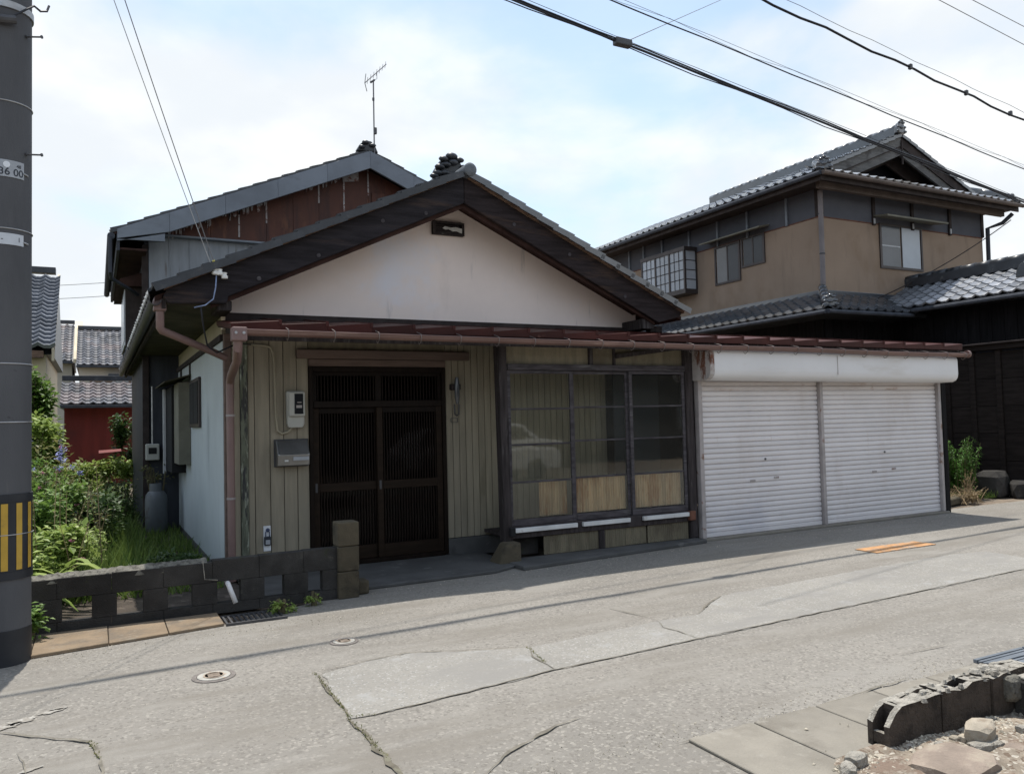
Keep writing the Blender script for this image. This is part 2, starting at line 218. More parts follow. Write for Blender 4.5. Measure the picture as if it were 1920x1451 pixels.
M['dotwhite'] = mat('white_print', (0.75, 0.77, 0.8), r=0.5, var=0.03, bump=0)
M['cable'] = mat('black_cable', (0.018, 0.020, 0.028), r=0.5, var=0.1, bump=0)
M['cablegrey'] = mat('grey_wire', (0.16, 0.16, 0.17), r=0.5, var=0.1, bump=0)
M['cablepale'] = mat('pale_thin_wire', (0.36, 0.37, 0.38), r=0.5, var=0.1, bump=0)
M['yellowcap'] = mat('yellow_sleeve', (0.55, 0.48, 0.06), r=0.5, var=0.1, bump=0)
M['bluewire'] = mat('blue_white_wire', (0.25, 0.32, 0.5), r=0.5, var=0.3, sc=20, bump=0)
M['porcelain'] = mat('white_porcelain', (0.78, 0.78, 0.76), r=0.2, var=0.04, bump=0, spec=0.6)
M['metergrey'] = mat('meter_plastic', (0.44, 0.44, 0.40), r=0.5, var=0.06, sc=4, bump=0.03)
M['meterglass'] = mat('meter_window', (0.02, 0.022, 0.025), r=0.08, var=0.1, bump=0, spec=0.7)
M['mailsteel'] = mat('stainless_mailbox', (0.25, 0.25, 0.245), r=0.3, var=0.15, sc=4, bump=0.05, metal=0.75)
M['conduit'] = mat('beige_conduit', (0.29, 0.26, 0.19), r=0.6, var=0.1, bump=0)
M['gasgrey'] = mat('grey_gas_cylinder', (0.12, 0.13, 0.14), r=0.5, var=0.15, sc=3, bump=0.05, stain=((0.08, 0.062, 0.053), 0.56, 0.7, 5))
M['redwall'] = mat('dark_red_shed_wall', (0.15, 0.020, 0.015), r=0.7, var=0.2, sc=1.5, bump=0.05, stretch=(4, 4, 0.5), stain=((0.10, 0.018, 0.016), 0.5, 0.7, 1.4))
M['farwall'] = mat('far_beige_wall', (0.46, 0.42, 0.37), r=0.9, var=0.08, sc=1, bump=0)
M['farbrown'] = mat('far_brown_wall', (0.20, 0.145, 0.115), r=0.9, var=0.1, sc=1, bump=0)
M['creamboard'] = mat('cream_verge_board', (0.62, 0.53, 0.38), r=0.7, var=0.12, sc=2, bump=0.03)
M['ironlid'] = mat('cast_iron_lid', (0.36, 0.345, 0.31), r=0.75, var=0.2, sc=14, bump=0.5, bsc=90, stain=((0.36, 0.22, 0.13), 0.54, 0.62, 12))
M['ironring'] = mat('iron_lid_ring', (0.17, 0.15, 0.135), r=0.75, var=0.2, sc=14, bump=0.4, bsc=90)
M['orangelid'] = mat('orange_iron_lid', (0.46, 0.245, 0.11), r=0.8, var=0.25, sc=9, bump=0.5, bsc=60, stain=((0.33, 0.26, 0.20), 0.5, 0.62, 7))
M['grate'] = mat('steel_grating', (0.17, 0.19, 0.215), r=0.45, var=0.15, sc=9, bump=0.1, metal=0.35)
M['white_pvc'] = mat('white_pvc', (0.66, 0.65, 0.64), r=0.4, var=0.05, bump=0)
M['stem'] = mat('plant_stem', (0.10, 0.085, 0.045), r=0.8, var=0.3, bump=0)
M['drystem'] = mat('dry_stem', (0.30, 0.22, 0.13), r=0.85, var=0.3, bump=0, island=0.3)
M['leaf'] = leafmat('green_leaf', (0.075, 0.15, 0.03), (0.22, 0.34, 0.08))
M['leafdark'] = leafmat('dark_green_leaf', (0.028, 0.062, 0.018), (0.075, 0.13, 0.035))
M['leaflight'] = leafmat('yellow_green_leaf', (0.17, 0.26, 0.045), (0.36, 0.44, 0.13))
M['grass'] = leafmat('grass_blades', (0.065, 0.125, 0.025), (0.21, 0.28, 0.07))
M['leafolive'] = leafmat('olive_leaf', (0.11, 0.13, 0.04), (0.26, 0.24, 0.10))
M['dryleaf'] = leafmat('dry_leaf', (0.20, 0.15, 0.075), (0.34, 0.26, 0.14))
M['fern'] = leafmat('bright_fern_leaf', (0.055, 0.14, 0.02), (0.12, 0.26, 0.045))
M['petalblue'] = leafmat('lilac_petals', (0.22, 0.24, 0.52), (0.42, 0.44, 0.72))
M['petalpink'] = leafmat('pink_petals', (0.42, 0.09, 0.20), (0.58, 0.25, 0.40))
M['petalred'] = leafmat('red_petals', (0.55, 0.03, 0.02), (0.6, 0.08, 0.04))
M['glass'] = glassmat('window_glass', (0.93, 0.94, 0.91), 0.65, 0.04, 0.028)
M['doorglass'] = glassmat('door_glass', (0.4, 0.4, 0.4), 0.3)

M['pipegrey'] = mat('mauve_grey_pipe', (0.17, 0.148, 0.148), r=0.5, var=0.15, sc=3, bump=0.04)
M['pathsoil'] = mat('dark_path_soil', (0.055, 0.043, 0.033), r=0.95, var=0.3, sc=4, bump=0.5, bsc=40, stain=((0.13, 0.105, 0.085), 0.52, 0.66, 6))
M['discgrey'] = mat('grey_disc_tile', (0.115, 0.128, 0.142), r=0.6, var=0.15, sc=12, bump=0.1)
M['paneblack'] = mat('dark_pane', (0.035, 0.038, 0.044), r=0.25, var=0.2, sc=1.2, bump=0, spec=0.35, rnd=0.2)
M['gablegrey'] = mat('grey_gable_planks', (0.125, 0.122, 0.118), r=0.85, var=0.25, sc=3, bump=0.2, stretch=(0.6, 5, 5), stain=((0.075, 0.07, 0.068), 0.5, 0.65, 3))
M['lidpattern'] = mat('worn_lid_pattern', (0.34, 0.27, 0.21) , r=0.8, var=0.3, sc=20, bump=0.3)
M['casegrey'] = mat('olive_grey_case', (0.17, 0.162, 0.128), r=0.8, var=0.15, sc=3, bump=0.1)
M['eavebrown'] = mat('brown_grey_eave', (0.095, 0.072, 0.060), r=0.75, var=0.2, sc=3, bump=0.1)
M['hook'] = mat('dull_hook_steel', (0.20, 0.17, 0.16), r=0.5, var=0.2, sc=9, bump=0, metal=0.4)
# ------------------------------------------------------------------ mesh builder
class MB:
    def __init__(s): s.v = []; s.f = []
    def add(s, vs, fs):
        o = len(s.v); s.v += [tuple(p) for p in vs]; s.f += [tuple(i + o for i in f) for f in fs]; return s
    def box(s, x0, x1, y0, y1, z0, z1):
        return s.add([(x0, y0, z0), (x1, y0, z0), (x1, y1, z0), (x0, y1, z0), (x0, y0, z1), (x1, y0, z1), (x1, y1, z1), (x0, y1, z1)],
                     [(0, 3, 2, 1), (4, 5, 6, 7), (0, 1, 5, 4), (1, 2, 6, 5), (2, 3, 7, 6), (3, 0, 4, 7)])
    def prism(s, poly, vec):
        n = len(poly); vec = Vector(vec); a = [Vector(p) for p in poly]
        return s.add(a + [p + vec for p in a], [tuple(range(n - 1, -1, -1)), tuple(range(n, 2 * n))] + [(i, (i + 1) % n, n + (i + 1) % n, n + i) for i in range(n)])
    def bar(s, a, b, w, h, up=(0, 0, 1)):
        a = Vector(a); b = Vector(b); d = (b - a).normalized(); u = Vector(up); x = d.cross(u)
        if x.length < 1e-4: x = d.cross(Vector((1, 0, 0)))
        x.normalize(); u = x.cross(d); x = x * w / 2; u = u * h / 2
        return s.prism([a - x - u, a + x - u, a + x + u, a - x + u], b - a)
    def tube(s, pts, r, n=8, caps=True):
        pts = [Vector(p) for p in pts]; rs = r if isinstance(r, (list, tuple)) else [r] * len(pts); vs = []; up = None
        for i, p in enumerate(pts):
            d = (pts[min(i + 1, len(pts) - 1)] - pts[max(i - 1, 0)]).normalized()
            if up is None: up = Vector((0, 0, 1)) if abs(d.z) < 0.9 else Vector((1, 0, 0))
            x = d.cross(up).normalized(); up = x.cross(d).normalized()
            for k in range(n):
                a = 2 * PI * k / n; vs.append(p + (x * math.cos(a) + up * math.sin(a)) * rs[i])
        fs = []
        for i in range(len(pts) - 1):
            for k in range(n): fs.append((i * n + k, i * n + (k + 1) % n, (i + 1) * n + (k + 1) % n, (i + 1) * n + k))
        if caps: fs += [tuple(range(n - 1, -1, -1)), tuple(range((len(pts) - 1) * n, len(pts) * n))]
        return s.add(vs, fs)
    def lathe(s, prof, c, n=16, axis='z', a0=0, a1=2 * PI, caps=True):
        full = abs(a1 - a0 - 2 * PI) < 1e-5; k = n if full else n + 1; vs = []
        for r, z in prof:
            for i in range(k):
                a = a0 + (a1 - a0) * i / n; x, y = r * math.cos(a), r * math.sin(a)
                vs.append({'z': (c[0] + x, c[1] + y, c[2] + z), 'y': (c[0] + x, c[1] + z, c[2] + y), 'x': (c[0] + z, c[1] + x, c[2] + y)}[axis])
        fs = []
        for j in range(len(prof) - 1):
            for i in range(n):
                fs.append((j * k + i, j * k + (i + 1) % k, (j + 1) * k + (i + 1) % k, (j + 1) * k + i))
        if full and caps: fs += [tuple(range(k - 1, -1, -1)), tuple(range((len(prof) - 1) * k, len(prof) * k))]
        return s.add(vs, fs)
    def quad(s, a, b, c, d): return s.add([a, b, c, d], [(0, 1, 2, 3)])
    def mesh(s, name, mt, recalc=True, smooth=False):
        me = bpy.data.meshes.new(name); me.from_pydata(s.v, [], s.f); me.update()
        if recalc:
            bm = bmesh.new(); bm.from_mesh(me); bmesh.ops.recalc_face_normals(bm, faces=bm.faces); bm.to_mesh(me); bm.free()
        if smooth: me.polygons.foreach_set('use_smooth', [True] * len(me.polygons))
        for q in (mt if isinstance(mt, (list, tuple)) else [mt]): me.materials.append(M[q] if isinstance(q, str) else q)
        return me
    def build(s, name, mt, parent=None, smooth=False, bevel=0, label=None, recalc=True, kind=None):
        return put(name, s.mesh(name, mt, recalc, smooth), parent, bevel=bevel, label=label, kind=kind, smooth=smooth)
WM = {}
def put(name, me, parent=None, mw=None, bevel=0, label=None, kind=None, smooth=False):
    o = bpy.data.objects.new(name, me); COL.objects.link(o); mw = mw or Matrix.Identity(4)
    if parent is not None:
        o.parent = parent; o.matrix_parent_inverse = WM[parent.name].inverted()
    o.matrix_basis = mw; WM[o.name] = mw.copy()
    if bevel:
        b = o.modifiers.new('bevel', 'BEVEL'); b.width = bevel; b.segments = 1 if bevel < 0.01 else 2; b.limit_method = 'ANGLE'
    if smooth and len(me.polygons) > 0:
        pass
    if label: o['label'] = label
    if kind: o['kind'] = kind
    return o
def thing(name, label, cat, loc, group=None):
    o = bpy.data.objects.new(name, None); COL.objects.link(o); o.location = loc; o.empty_display_size = 0.2
    WM[o.name] = Matrix.Translation(loc); o['label'] = label; o['category'] = cat
    if group: o['group'] = group
    return o
def tag(o, label, cat, group=None, kind=None):
    o['label'] = label; o['category'] = cat
    if group: o['group'] = group
    if kind: o['kind'] = kind
    return o
def box(name, mt, parent, x0, x1, y0, y1, z0, z1, bevel=0.004, label=None, kind=None):
    return MB().box(x0, x1, y0, y1, z0, z1).build(name, mt, parent, bevel=bevel, label=label, kind=kind)
def smoothang(o, ang=40):
    me = o.data; me.polygons.foreach_set('use_smooth', [True] * len(me.polygons))
    bm = bmesh.new(); bm.from_mesh(me)
    for e in bm.edges:
        if len(e.link_faces) == 2 and e.calc_face_angle(0) > math.radians(ang): e.smooth = False
    bm.to_mesh(me); bm.free(); return o
def frame_mat(ex, ey, ez, p):
    m = Matrix((ex, ey, ez)).transposed().to_4x4(); m.translation = p; return m

# ------------------------------------------------------------------ roof tiles
def tile_mb(mb, w, l, t, amp, T=None, n=6):
    vs = []
    def zc(u): return amp * (math.cos(2 * PI * u / w) * 0.5 + 0.22 * math.cos(4 * PI * u / w))
    us = [w * i / n for i in range(n + 1)]
    for u in us: vs.append((u, -0.01, zc(u) + t))
    for u in us: vs.append((u, l + 0.02, zc(u) + 0.004))
    for u in us: vs.append((u, -0.01, zc(u) - 0.004))
    k = n + 1
    fs = [(i, i + 1, k + i + 1, k + i) for i in range(n)] + [(2 * k + i, 2 * k + i + 1, i + 1, i) for i in range(n)]
    fs += [(0, k, 2 * k), (n, 2 * k + n, k + n)]
    if T is not None: vs = [T @ Vector(p) for p in vs]
    mb.add(vs, fs); return mb
_tm = {}
def tile_mesh(w, l, mt, t=0.03, amp=0.045):
    key = (round(w, 3), round(l, 3), mt, t, amp)
    if key not in _tm: _tm[key] = tile_mb(MB(), w, l, t, amp).mesh('roof_tile', mt, recalc=False)
    return _tm[key]
def slope_frame(p0, along, up):
    ex = Vector(along).normalized(); ey = Vector(up).normalized(); ez = ex.cross(ey).normalized()
    return ex, ey, ez, Vector(p0)
def tiles(parent, p0, along, up, nx, ny, w, l, mt, rows=None, cols=None, jit=0.004, amp=0.045, keep=None, stuffname='roof_tile_field'):
    """lays nx x ny tiles from the eave corner; rows/cols inside the limits become single tiles, the rest one joined field"""
    ex, ey, ez, p = slope_frame(p0, along, up); rest = MB(); me = tile_mesh(w, l, mt, amp=amp)
    for j in range(ny):
        for i in range(nx):
            if keep and not keep(i, j): continue
            q = p + ex * (i * w) + ey * (j * l) + ez * (0.012 + random.uniform(0, jit))
            T = frame_mat(ex, ey, ez, q) @ Matrix.Rotation(random.uniform(-jit, jit), 4, 'Z')
            if (rows is None or j in rows) and (cols is None or i in cols): put('roof_tile', me, parent, T)
            else: tile_mb(rest, w, l, 0.03, amp, T)
    if rest.v:
        o = rest.build(stuffname, mt, parent, recalc=False); o['kind'] = 'stuff'
def tile_field(name, parent, p0, along, up, nx, ny, w, l, mt, amp=0.045, t=0.03, n=6):
    ex, ey, ez, p = slope_frame(p0, along, up); mb = MB()
    for j in range(ny):
        for i in range(nx):
            T = frame_mat(ex, ey, ez, p + ex * (i * w) + ey * (j * l) + ez * random.uniform(0, 0.008)); tile_mb(mb, w, l, t, amp, T, n)
    o = mb.build(name, mt, parent, recalc=False); o['kind'] = 'stuff'; return o

# ================================================================== SETTING
def sheet(name, mt, poly, z, parent=None, kind='structure', thick=0.0):
    mb = MB()
    if thick: mb.prism([(p[0], p[1], z - thick) for p in poly], (0, 0, thick))
    else: mb.add([(p[0], p[1], z) for p in poly], [tuple(range(len(poly)))])
    o = mb.build(name, mt, parent)
    if not thick:
        if o.data.polygons[0].normal.z < 0: o.data.flip_normals()
    if kind and parent is None: o['kind'] = kind
    return o
ground = sheet('ground', 'dirt', [(-400, -400), (400, -400), (400, 400), (-400, 400)], -0.03)
road = sheet('road', 'asphalt', [(-60, -3.0), (80, -3.0), (80, 7.05), (13.2, 8.35), (6.9, 8.12), (2.2, 7.62), (1.0, 7.0), (-0.3, 6.72), (-60, 6.2)], 0.0)
pk = [(605, 1265), (690, 1240), (760, 1226), (860, 1222), (990, 1215), (1110, 1190), (1235, 1165), (1312, 1152), (1330, 1132), (1352, 1117), (1500, 1090), (1650, 1062), (1780, 1040), (1850, 1034), (1935, 1048),
      (1935, 1064), (1800, 1094), (1550, 1146), (1310, 1199), (1040, 1257), (850, 1305), (700, 1341), (655, 1348), (628, 1310)]
pp_ = []
for a, b in zip(pk, pk[1:] + pk[:1]):
    a, b = gz(*a), gz(*b); n_ = max(1, int((b - a).length / 0.035)); d = (b - a).normalized(); q = Vector((-d.y, d.x, 0))
    for i in range(n_):
        p = a.lerp(b, i / n_); pp_.append(p + q * (0.022 * mnoise.noise(p * 5) + 0.014 * mnoise.noise(p * 19)))
patch = sheet('road_patch', 'asphalt_patch', pp_, 0.004, road)
def strip(name, mt, px, w, z, parent, jag=0.35, step=0.05, ends=True):
    pts = [gz(*p) for p in px]; dens = []
    for a, b in zip(pts[:-1], pts[1:]):
        n = max(1, int((b - a).length / step))
        for i in range(n): dens.append(a.lerp(b, i / n))
    dens.append(pts[-1]); vs = []; n = len(dens)
    for i, p in enumerate(dens):
        d = (dens[min(i + 1, n - 1)] - dens[max(i - 1, 0)]); d.z = 0; d.normalize(); q = Vector((-d.y, d.x, 0))
        off = mnoise.noise(Vector((p.x * 9, p.y * 9, w * 100))) * w * 1.2 * (jag > 0)
        ww = w * 0.5 * (1 + jag * 1.6 * mnoise.noise(Vector((p.x * 14, p.y * 14, 3.3)))) * (min(1, (i + 0.3) / 5, (n - i) / 5) if ends else 1)
        vs += [p + q * (off + ww) + Vector((0, 0, z)), p + q * (off - ww) + Vector((0, 0, z))]
    mb = MB().add(vs, [(2 * i, 2 * i + 1, 2 * i + 3, 2 * i + 2) for i in range(n - 1)])
    o = mb.build(name, mt, parent)
    return o
strip('road_crack', 'crack', [(652, 1346), (690, 1385), (728, 1425), (775, 1470)], 0.026, 0.0075, road, 0.6)
strip('road_crack', 'crack', [(590, 1262), (612, 1290), (640, 1325), (655, 1347)], 0.015, 0.0076, road, 0.6)
strip('road_crack', 'hair', [(655, 1349), (705, 1340), (820, 1312), (1040, 1257), (1310, 1198), (1560, 1144), (1930, 1065)], 0.010, 0.0078, road, 0.5)
strip('road_crack', 'hair', [(990, 1215), (1000, 1232), (1022, 1243), (1040, 1257)], 0.014, 0.008, road, 0.7)
strip('road_crack', 'hair', [(1235, 1165), (1243, 1177), (1270, 1184), (1310, 1198)], 0.013, 0.0082, road, 0.7)
strip('road_crack', 'hair', [(1312, 1152), (1330, 1132), (1352, 1117)], 0.02, 0.0084, road, 0.7)
strip('road_crack', 'hair', [(590, 1262), (680, 1242), (760, 1225), (860, 1221), (990, 1214)], 0.010, 0.0086, road, 0.5)
strip('road_crack', 'hair', [(905, 1460), (945, 1420), (985, 1393), (1030, 1368), (1085, 1345)], 0.018, 0.0088, road, 0.8)
strip('road_crack', 'hair', [(1225, 1160), (1180, 1150), (1140, 1140)], 0.012, 0.009, road, 0.7)
strip('road_crack', 'hair', [(-20, 1372), (60, 1381), (170, 1392), (186, 1425), (190, 1465)], 0.016, 0.0092, road, 0.8)
strip('road_crack', 'hair', [(30, 1412), (42, 1430), (46, 1455)], 0.011, 0.0094, road, 0.8)
strip('road_crack', 'hair', [(1270, 1397), (1300, 1388), (1425, 1357), (1560, 1318), (1700, 1274)], 0.014, 0.0096, road, 0.6)
strip('road_crack', 'hair', [(1680, 1230), (1720, 1222), (1780, 1210)], 0.010, 0.0098, road, 0.6)
for k, (px, py, rx, ry) in enumerate(((8, 1364, .07, .035), (40, 1352, .075, .035), (28, 1358, .04, .02), (96, 1335, .06, .03), (112, 1329, .05, .022), (56, 1444, .05, .02))):
    c = gz(px, py); poly = []
    for i in range(26):
        a = 2 * PI * i / 26; f_ = 1 + .55 * mnoise.noise(Vector((math.cos(a) * 1.7, math.sin(a) * 1.7, k * 3.1))) + .3 * mnoise.noise(Vector((math.cos(a) * 5, math.sin(a) * 5, k)))
        u, v = rx * f_ * math.cos(a), ry * f_ * math.sin(a); poly.append((c.x + u * .95 - v * .3, c.y + u * .3 + v * .95))
    sheet('paint_mark', 'roadpaint', poly, 0.0055, road)

grit = MB(); rg_ = random.Random(21)
def chip(x, y, sz):
    a = rg_.uniform(0, 6); ps = [Vector((math.cos(a + k * 2.1) * sz * rg_.uniform(.6, 1.2), math.sin(a + k * 2.1) * sz * rg_.uniform(.6, 1.2), 0)) for k in range(3)]
    c = Vector((x, y, .001)); tip = c + Vector((rg_.uniform(-.3, .3) * sz, rg_.uniform(-.3, .3) * sz, sz * .8)); b = [c + p for p in ps]; grit.add(b + [tip], [(0, 1, 3), (1, 2, 3), (2, 0, 3)])
for k in range(420): chip(rg_.uniform(-.4, 2.3), 6.72 + .17 * 0 + abs(rg_.gauss(0, .13)) * -1 + .35 * max(0, rg_.random() - .5), rg_.uniform(.003, .008))
for k in range(420): x_ = rg_.uniform(2.2, 12); chip(x_, (7.60 if x_ < 4.1 else 7.7) + .03 * max(0, x_ - 4) - abs(rg_.gauss(0, .16)), rg_.uniform(.003, .009))
for k in range(420): chip(rg_.uniform(1.2, 4.9), 3.2 + abs(rg_.gauss(0, .12)), rg_.uniform(.003, .007))
for k in range(500): chip(rg_.uniform(-.6, 8), rg_.uniform(3.2, 7.2), rg_.uniform(.0025, .006))
tag(grit.build('road_grit', 'pebble'), 'loose grit scattered along the road edges', 'grit', kind='stuff')
moss = MB()
for px_ in ([(590, 1262), (612, 1290), (640, 1325), (655, 1347)], [(655, 1349), (690, 1385), (728, 1425)], [(990, 1215), (1022, 1243)], [(170, 1392), (186, 1425)], [(652, 1346), (705, 1340)]):
    pts_ = [gz(*p) for p in px_]
    for a, b in zip(pts_[:-1], pts_[1:]):
        for k in range(int((b - a).length * 150)):
            p = a.lerp(b, rg_.random()) + Vector((rg_.gauss(0, .008), rg_.gauss(0, .008), .007)); q = Vector((rg_.uniform(-1, 1), rg_.uniform(-1, 1), 0)).normalized() * .004; h_ = Vector((rg_.gauss(0, .006), rg_.gauss(0, .006), rg_.uniform(.004, .016))); moss.add([p - q, p + q, p + h_], [(0, 1, 2)])
tag(moss.build('moss', 'leafolive', recalc=False), 'olive moss and tiny grass growing in the road cracks', 'moss', kind='stuff')
# --- foreground gutter covers
gut = thing('gutter_cover_row', 'row of grey concrete gutter covers along the road edge beside the broken block wall', 'gutter cover', (3.4, 2.95, 0))
xs = [2.58, 3.01, 3.46, 3.92, 4.38, 4.86]
for i in range(5):
    mb = MB(); a, b = xs[i] + 0.006, xs[i + 1] - 0.006
    mb.prism([(a, 2.66 - 0.9 * (i == 0), 0.001), (b, 2.66 - 0.9 * (i == 0), 0.001), (b, 3.185, 0.001), (a, 3.185, 0.001)], (0, 0, 0.016))
    mb.build('concrete_cover', 'concrete', gut, bevel=0.004)
# --- steel grate at right
gr = thing('drain_grate', 'blue grey steel drain grate lying behind the broken block wall', 'drain grate', (5.4, 3.07, 0))
for k in range(2):
    x0 = 4.93 + k * 0.52; x1 = x0 + 0.5
    box('grate_frame', 'grate', gr, x0, x1, 2.90, 2.925, 0.001, 0.022, 0); box('grate_frame', 'grate', gr, x0, x1, 3.215, 3.24, 0.001, 0.022, 0)
    for i in range(9):
        y = 2.94 + i * 0.031
        box('grate_bar', 'grate', gr, x0, x1, y, y + 0.021 if i % 3 else y + 0.026, 0.001, 0.018 if i % 3 else 0.022, 0)
    for i in range(3): box('cross_bar', 'grate', gr, x0 + 0.1 + i * 0.15, x0 + 0.112 + i * 0.15, 2.925, 3.215, 0.0012, 0.010, 0)
# --- grate by the block wall
g2 = thing('drain_grate', 'dark drain grate lying in the kerb in front of the block wall', 'drain grate', (1.15, 6.98, 0))
ga, gb, gc, gd = gz(412, 1176), gz(520, 1156), gz(530, 1166), gz(420, 1190)
box('grate_frame', 'darksteel', g2, 0.93, 1.42, 6.90, 6.92, 0.002, 0.02, 0); box('grate_frame', 'darksteel', g2, 0.93, 1.42, 7.20, 7.22, 0.002, 0.02, 0)
for i in range(12): box('grate_bar', 'darksteel', g2, 0.935 + i * 0.041, 0.952 + i * 0.041, 6.92, 7.20, 0.002, 0.016, 0)
# --- brown kerb slabs
kb = thing('kerb', 'brown stained concrete kerb slabs in front of the block wall', 'kerb', (0.2, 7.0, 0))
kx = [-3.2, -2.6, -2.0, -1.4, -0.8, -0.42, 0.08, 0.5, 0.92]
for i in range(8):
    y0 = 6.70 + 0.17 * max(0, (kx[i] + 0.4)) ; y1 = 6.70 + 0.17 * max(0, (kx[i + 1] + 0.4))
    MB().prism([(kx[i] + 0.003, y0, 0), (kx[i + 1] - 0.003, y1, 0), (kx[i + 1] - 0.003, 7.36, 0), (kx[i] + 0.003, 7.36, 0)], (0, 0, 0.022 + 0.002 * (i % 3))).build('kerb_slab', 'brownkerb', kb, bevel=0.004)
# --- porch concrete
porch = MB().prism([(1.3, 7.62, 0), (2.3, 7.62, 0), (3.75, 7.66, 0), (4.12, 7.86, 0), (4.12, 8.95, 0), (1.3, 8.95, 0)], (0, 0, 0.035)).build('porch_slab', 'porch', bevel=0.008)
porch['kind'] = 'structure'
apron = MB().prism([(4.05, 7.62, 0), (6.85, 7.93, 0), (6.86, 8.14, 0), (4.05, 8.14, 0)], (0, 0, 0.045)).build('plinth', 'porch', bevel=0.01); apron['kind'] = 'structure'
thr = MB().prism([(6.86, 8.02, 0), (11.82, 8.02, 0), (11.82, 8.3, 0), (6.86, 8.3, 0)], (0, 0, 0.03)).build('garage_threshold', 'concrete', bevel=0.006); thr['kind'] = 'structure'
# --- iron covers in the road
def valve(px, py, r, lab):
    c = gz(px, py); t = thing('valve_cover', lab, 'manhole cover', (c.x, c.y, 0), 'round iron covers in the road')
    MB().lathe([(r * 1.3, 0.0005), (r * 1.28, 0.006), (r * 1.02, 0.007), (r * 1.0, 0.0006)], c, 28).build('cover_ring', 'ironring', t, bevel=0)
    MB().lathe([(r * 0.98, 0.0007), (r * 0.97, 0.009), (0.001, 0.0092)], c, 28).build('lid', 'ironlid', t)
    mb = MB(); mb.lathe([(r * 0.62, 0.0093), (r * 0.62, 0.013), (r * 0.54, 0.013), (r * 0.54, 0.0093)], c, 24)
    for k in range(5): mb.box(c.x - r * 0.35, c.x + r * 0.35, c.y - r * 0.3 + k * r * 0.15 - 0.004, c.y - r * 0.3 + k * r * 0.15 + 0.004, 0.0094, 0.0125)
    mb.build('raised_pattern', 'lidpattern', t)
valve(645, 1203, 0.082, 'round pale iron valve cover with a brown centre, farther from the utility pole')
valve(401, 1268, 0.105, 'round iron valve cover with a greenish rim, nearer to the utility pole')
c = gz(1680, 1026)
ol = thing('meter_lid', 'square orange painted iron lid in the road by the white shutters', 'manhole cover', (c.x, c.y, 0))
for i in range(2):
    for j in range(2):
        x0 = c.x - 0.52 + i * 0.53; y0 = c.y - 0.15 + j * 0.155
        box('lid_plate', 'orangelid', ol, x0, x0 + 0.51, y0, y0 + 0.145, 0.001, 0.010 + 0.001 * ((i + j) % 2), 0.002)

# --- rubble ground at lower right
mb = MB(); nx, ny = 70, 46; X0, X1, Y0, Y1 = 2.86, 6.6, 0.6, 2.66
for j in range(ny + 1):
    for i in range(nx + 1):
        x = X0 + (X1 - X0) * i / nx; y = Y0 + (Y1 - Y0) * j / ny
        e = min(1, (x - X0) / 0.18); z = (0.012 + 0.05 * abs(mnoise.noise(Vector((x * 2.4, y * 2.4, 1)))) + 0.03 * abs(mnoise.noise(Vector((x * 9, y * 9, 4))))) * e + 0.004
        mb.v.append((x + 0.05 * mnoise.noise(Vector((y * 6, 0, 2))) * (i == 0), y, z))
for j in range(ny):
    for i in range(nx): a = j * (nx + 1) + i; mb.f.append((a, a + 1, a + nx + 2, a + nx + 1))
o = mb.build('rubble_ground', 'rubbledirt', smooth=True, kind='structure')
def stone_mesh(name, mt, sx, sy, sz, seed, nrand=0.28):
    bm = bmesh.new(); bmesh.ops.create_icosphere(bm, subdivisions=2, radius=1)
    for v in bm.verts:
        p = v.co.copy(); k = 1 + nrand * mnoise.noise(p * 1.3 + Vector((seed * 7.1, seed, 0))) + nrand * 0.4 * mnoise.noise(p * 3 + Vector((seed, 3, 1)))
        q = p * k
        for a in range(3): q[a] = max(-0.72, min(0.72, q[a]))
        v.co = Vector((q.x * sx, q.y * sy, q.z * sz))
    me = bpy.data.meshes.new(name); bm.to_mesh(me); bm.free(); me.materials.append(M[mt]); return me
def stone(name, mt, c, s, lab, cat='stone', group=None, rz=0, seed=1):
    o = put(name, stone_mesh(name, mt, s[0], s[1], s[2], seed), None, Matrix.Translation(c) @ Matrix.Rotation(rz, 4, 'Z')); tag(o, lab, cat, group); return o
def gpt(px, py, z=0): p = gz(px, py, z); return Vector((p.x, p.y, z))
stone('rock', 'stone', gpt(1838, 1372, 0.06), (0.135, 0.085, 0.066), 'tan angular stone lying in front of the dark side of the broken block wall', seed=3, rz=0.5)
stone('rock', 'redstone', gpt(1790, 1435, 0.03), (0.26, 0.20, 0.065), 'large flat reddish brown stone in the rubble at the bottom right corner', seed=5, rz=0.2)
stone('rock', 'blockcut', gpt(1605, 1425, 0.04), (0.07, 0.05, 0.045), 'pale broken concrete lump at the left edge of the rubble beside the gutter cover', seed=8, rz=0.2)
stone('rock', 'blockcut', gpt(1590, 1446, 0.03), (0.065, 0.045, 0.05), 'pale lump of concrete nearest the picture bottom, below another pale lump', seed=9, rz=0.9)
stone('rock', 'stone', gpt(1650, 1420, 0.02), (0.03, 0.025, 0.02), 'small brown stone below the broken end of the block wall', seed=10)
stone('rock', 'blockcut', gpt(1762, 1397, 0.035), (0.034, 0.024, 0.022), 'small white flake of stone in the rubble beside the large reddish stone', seed=12)
stone('rock', 'stone', gpt(1790, 1386, 0.035), (0.03, 0.026, 0.025), 'small yellowish stone next to the tan angular stone', seed=13)
stone('rock', 'stone', gpt(1808, 1384, 0.04), (0.036, 0.028, 0.026), 'ochre stone at the foot of the second hollow block', seed=14)
stone('rock', 'blockcut', gpt(1850, 1398, 0.03), (0.12, 0.045, 0.03), 'long pale slab of broken concrete under the tan angular stone', seed=15, rz=-0.3)
stone('rock', 'redstone', gpt(1905, 1405, 0.02), (0.07, 0.06, 0.03), 'reddish stone at the right edge of the rubble', seed=16)
stone('rock', 'blockcut', gpt(1915, 1366, 0.05), (0.03, 0.03, 0.025), 'white pebble by the wall at the right edge of the picture', seed=17)
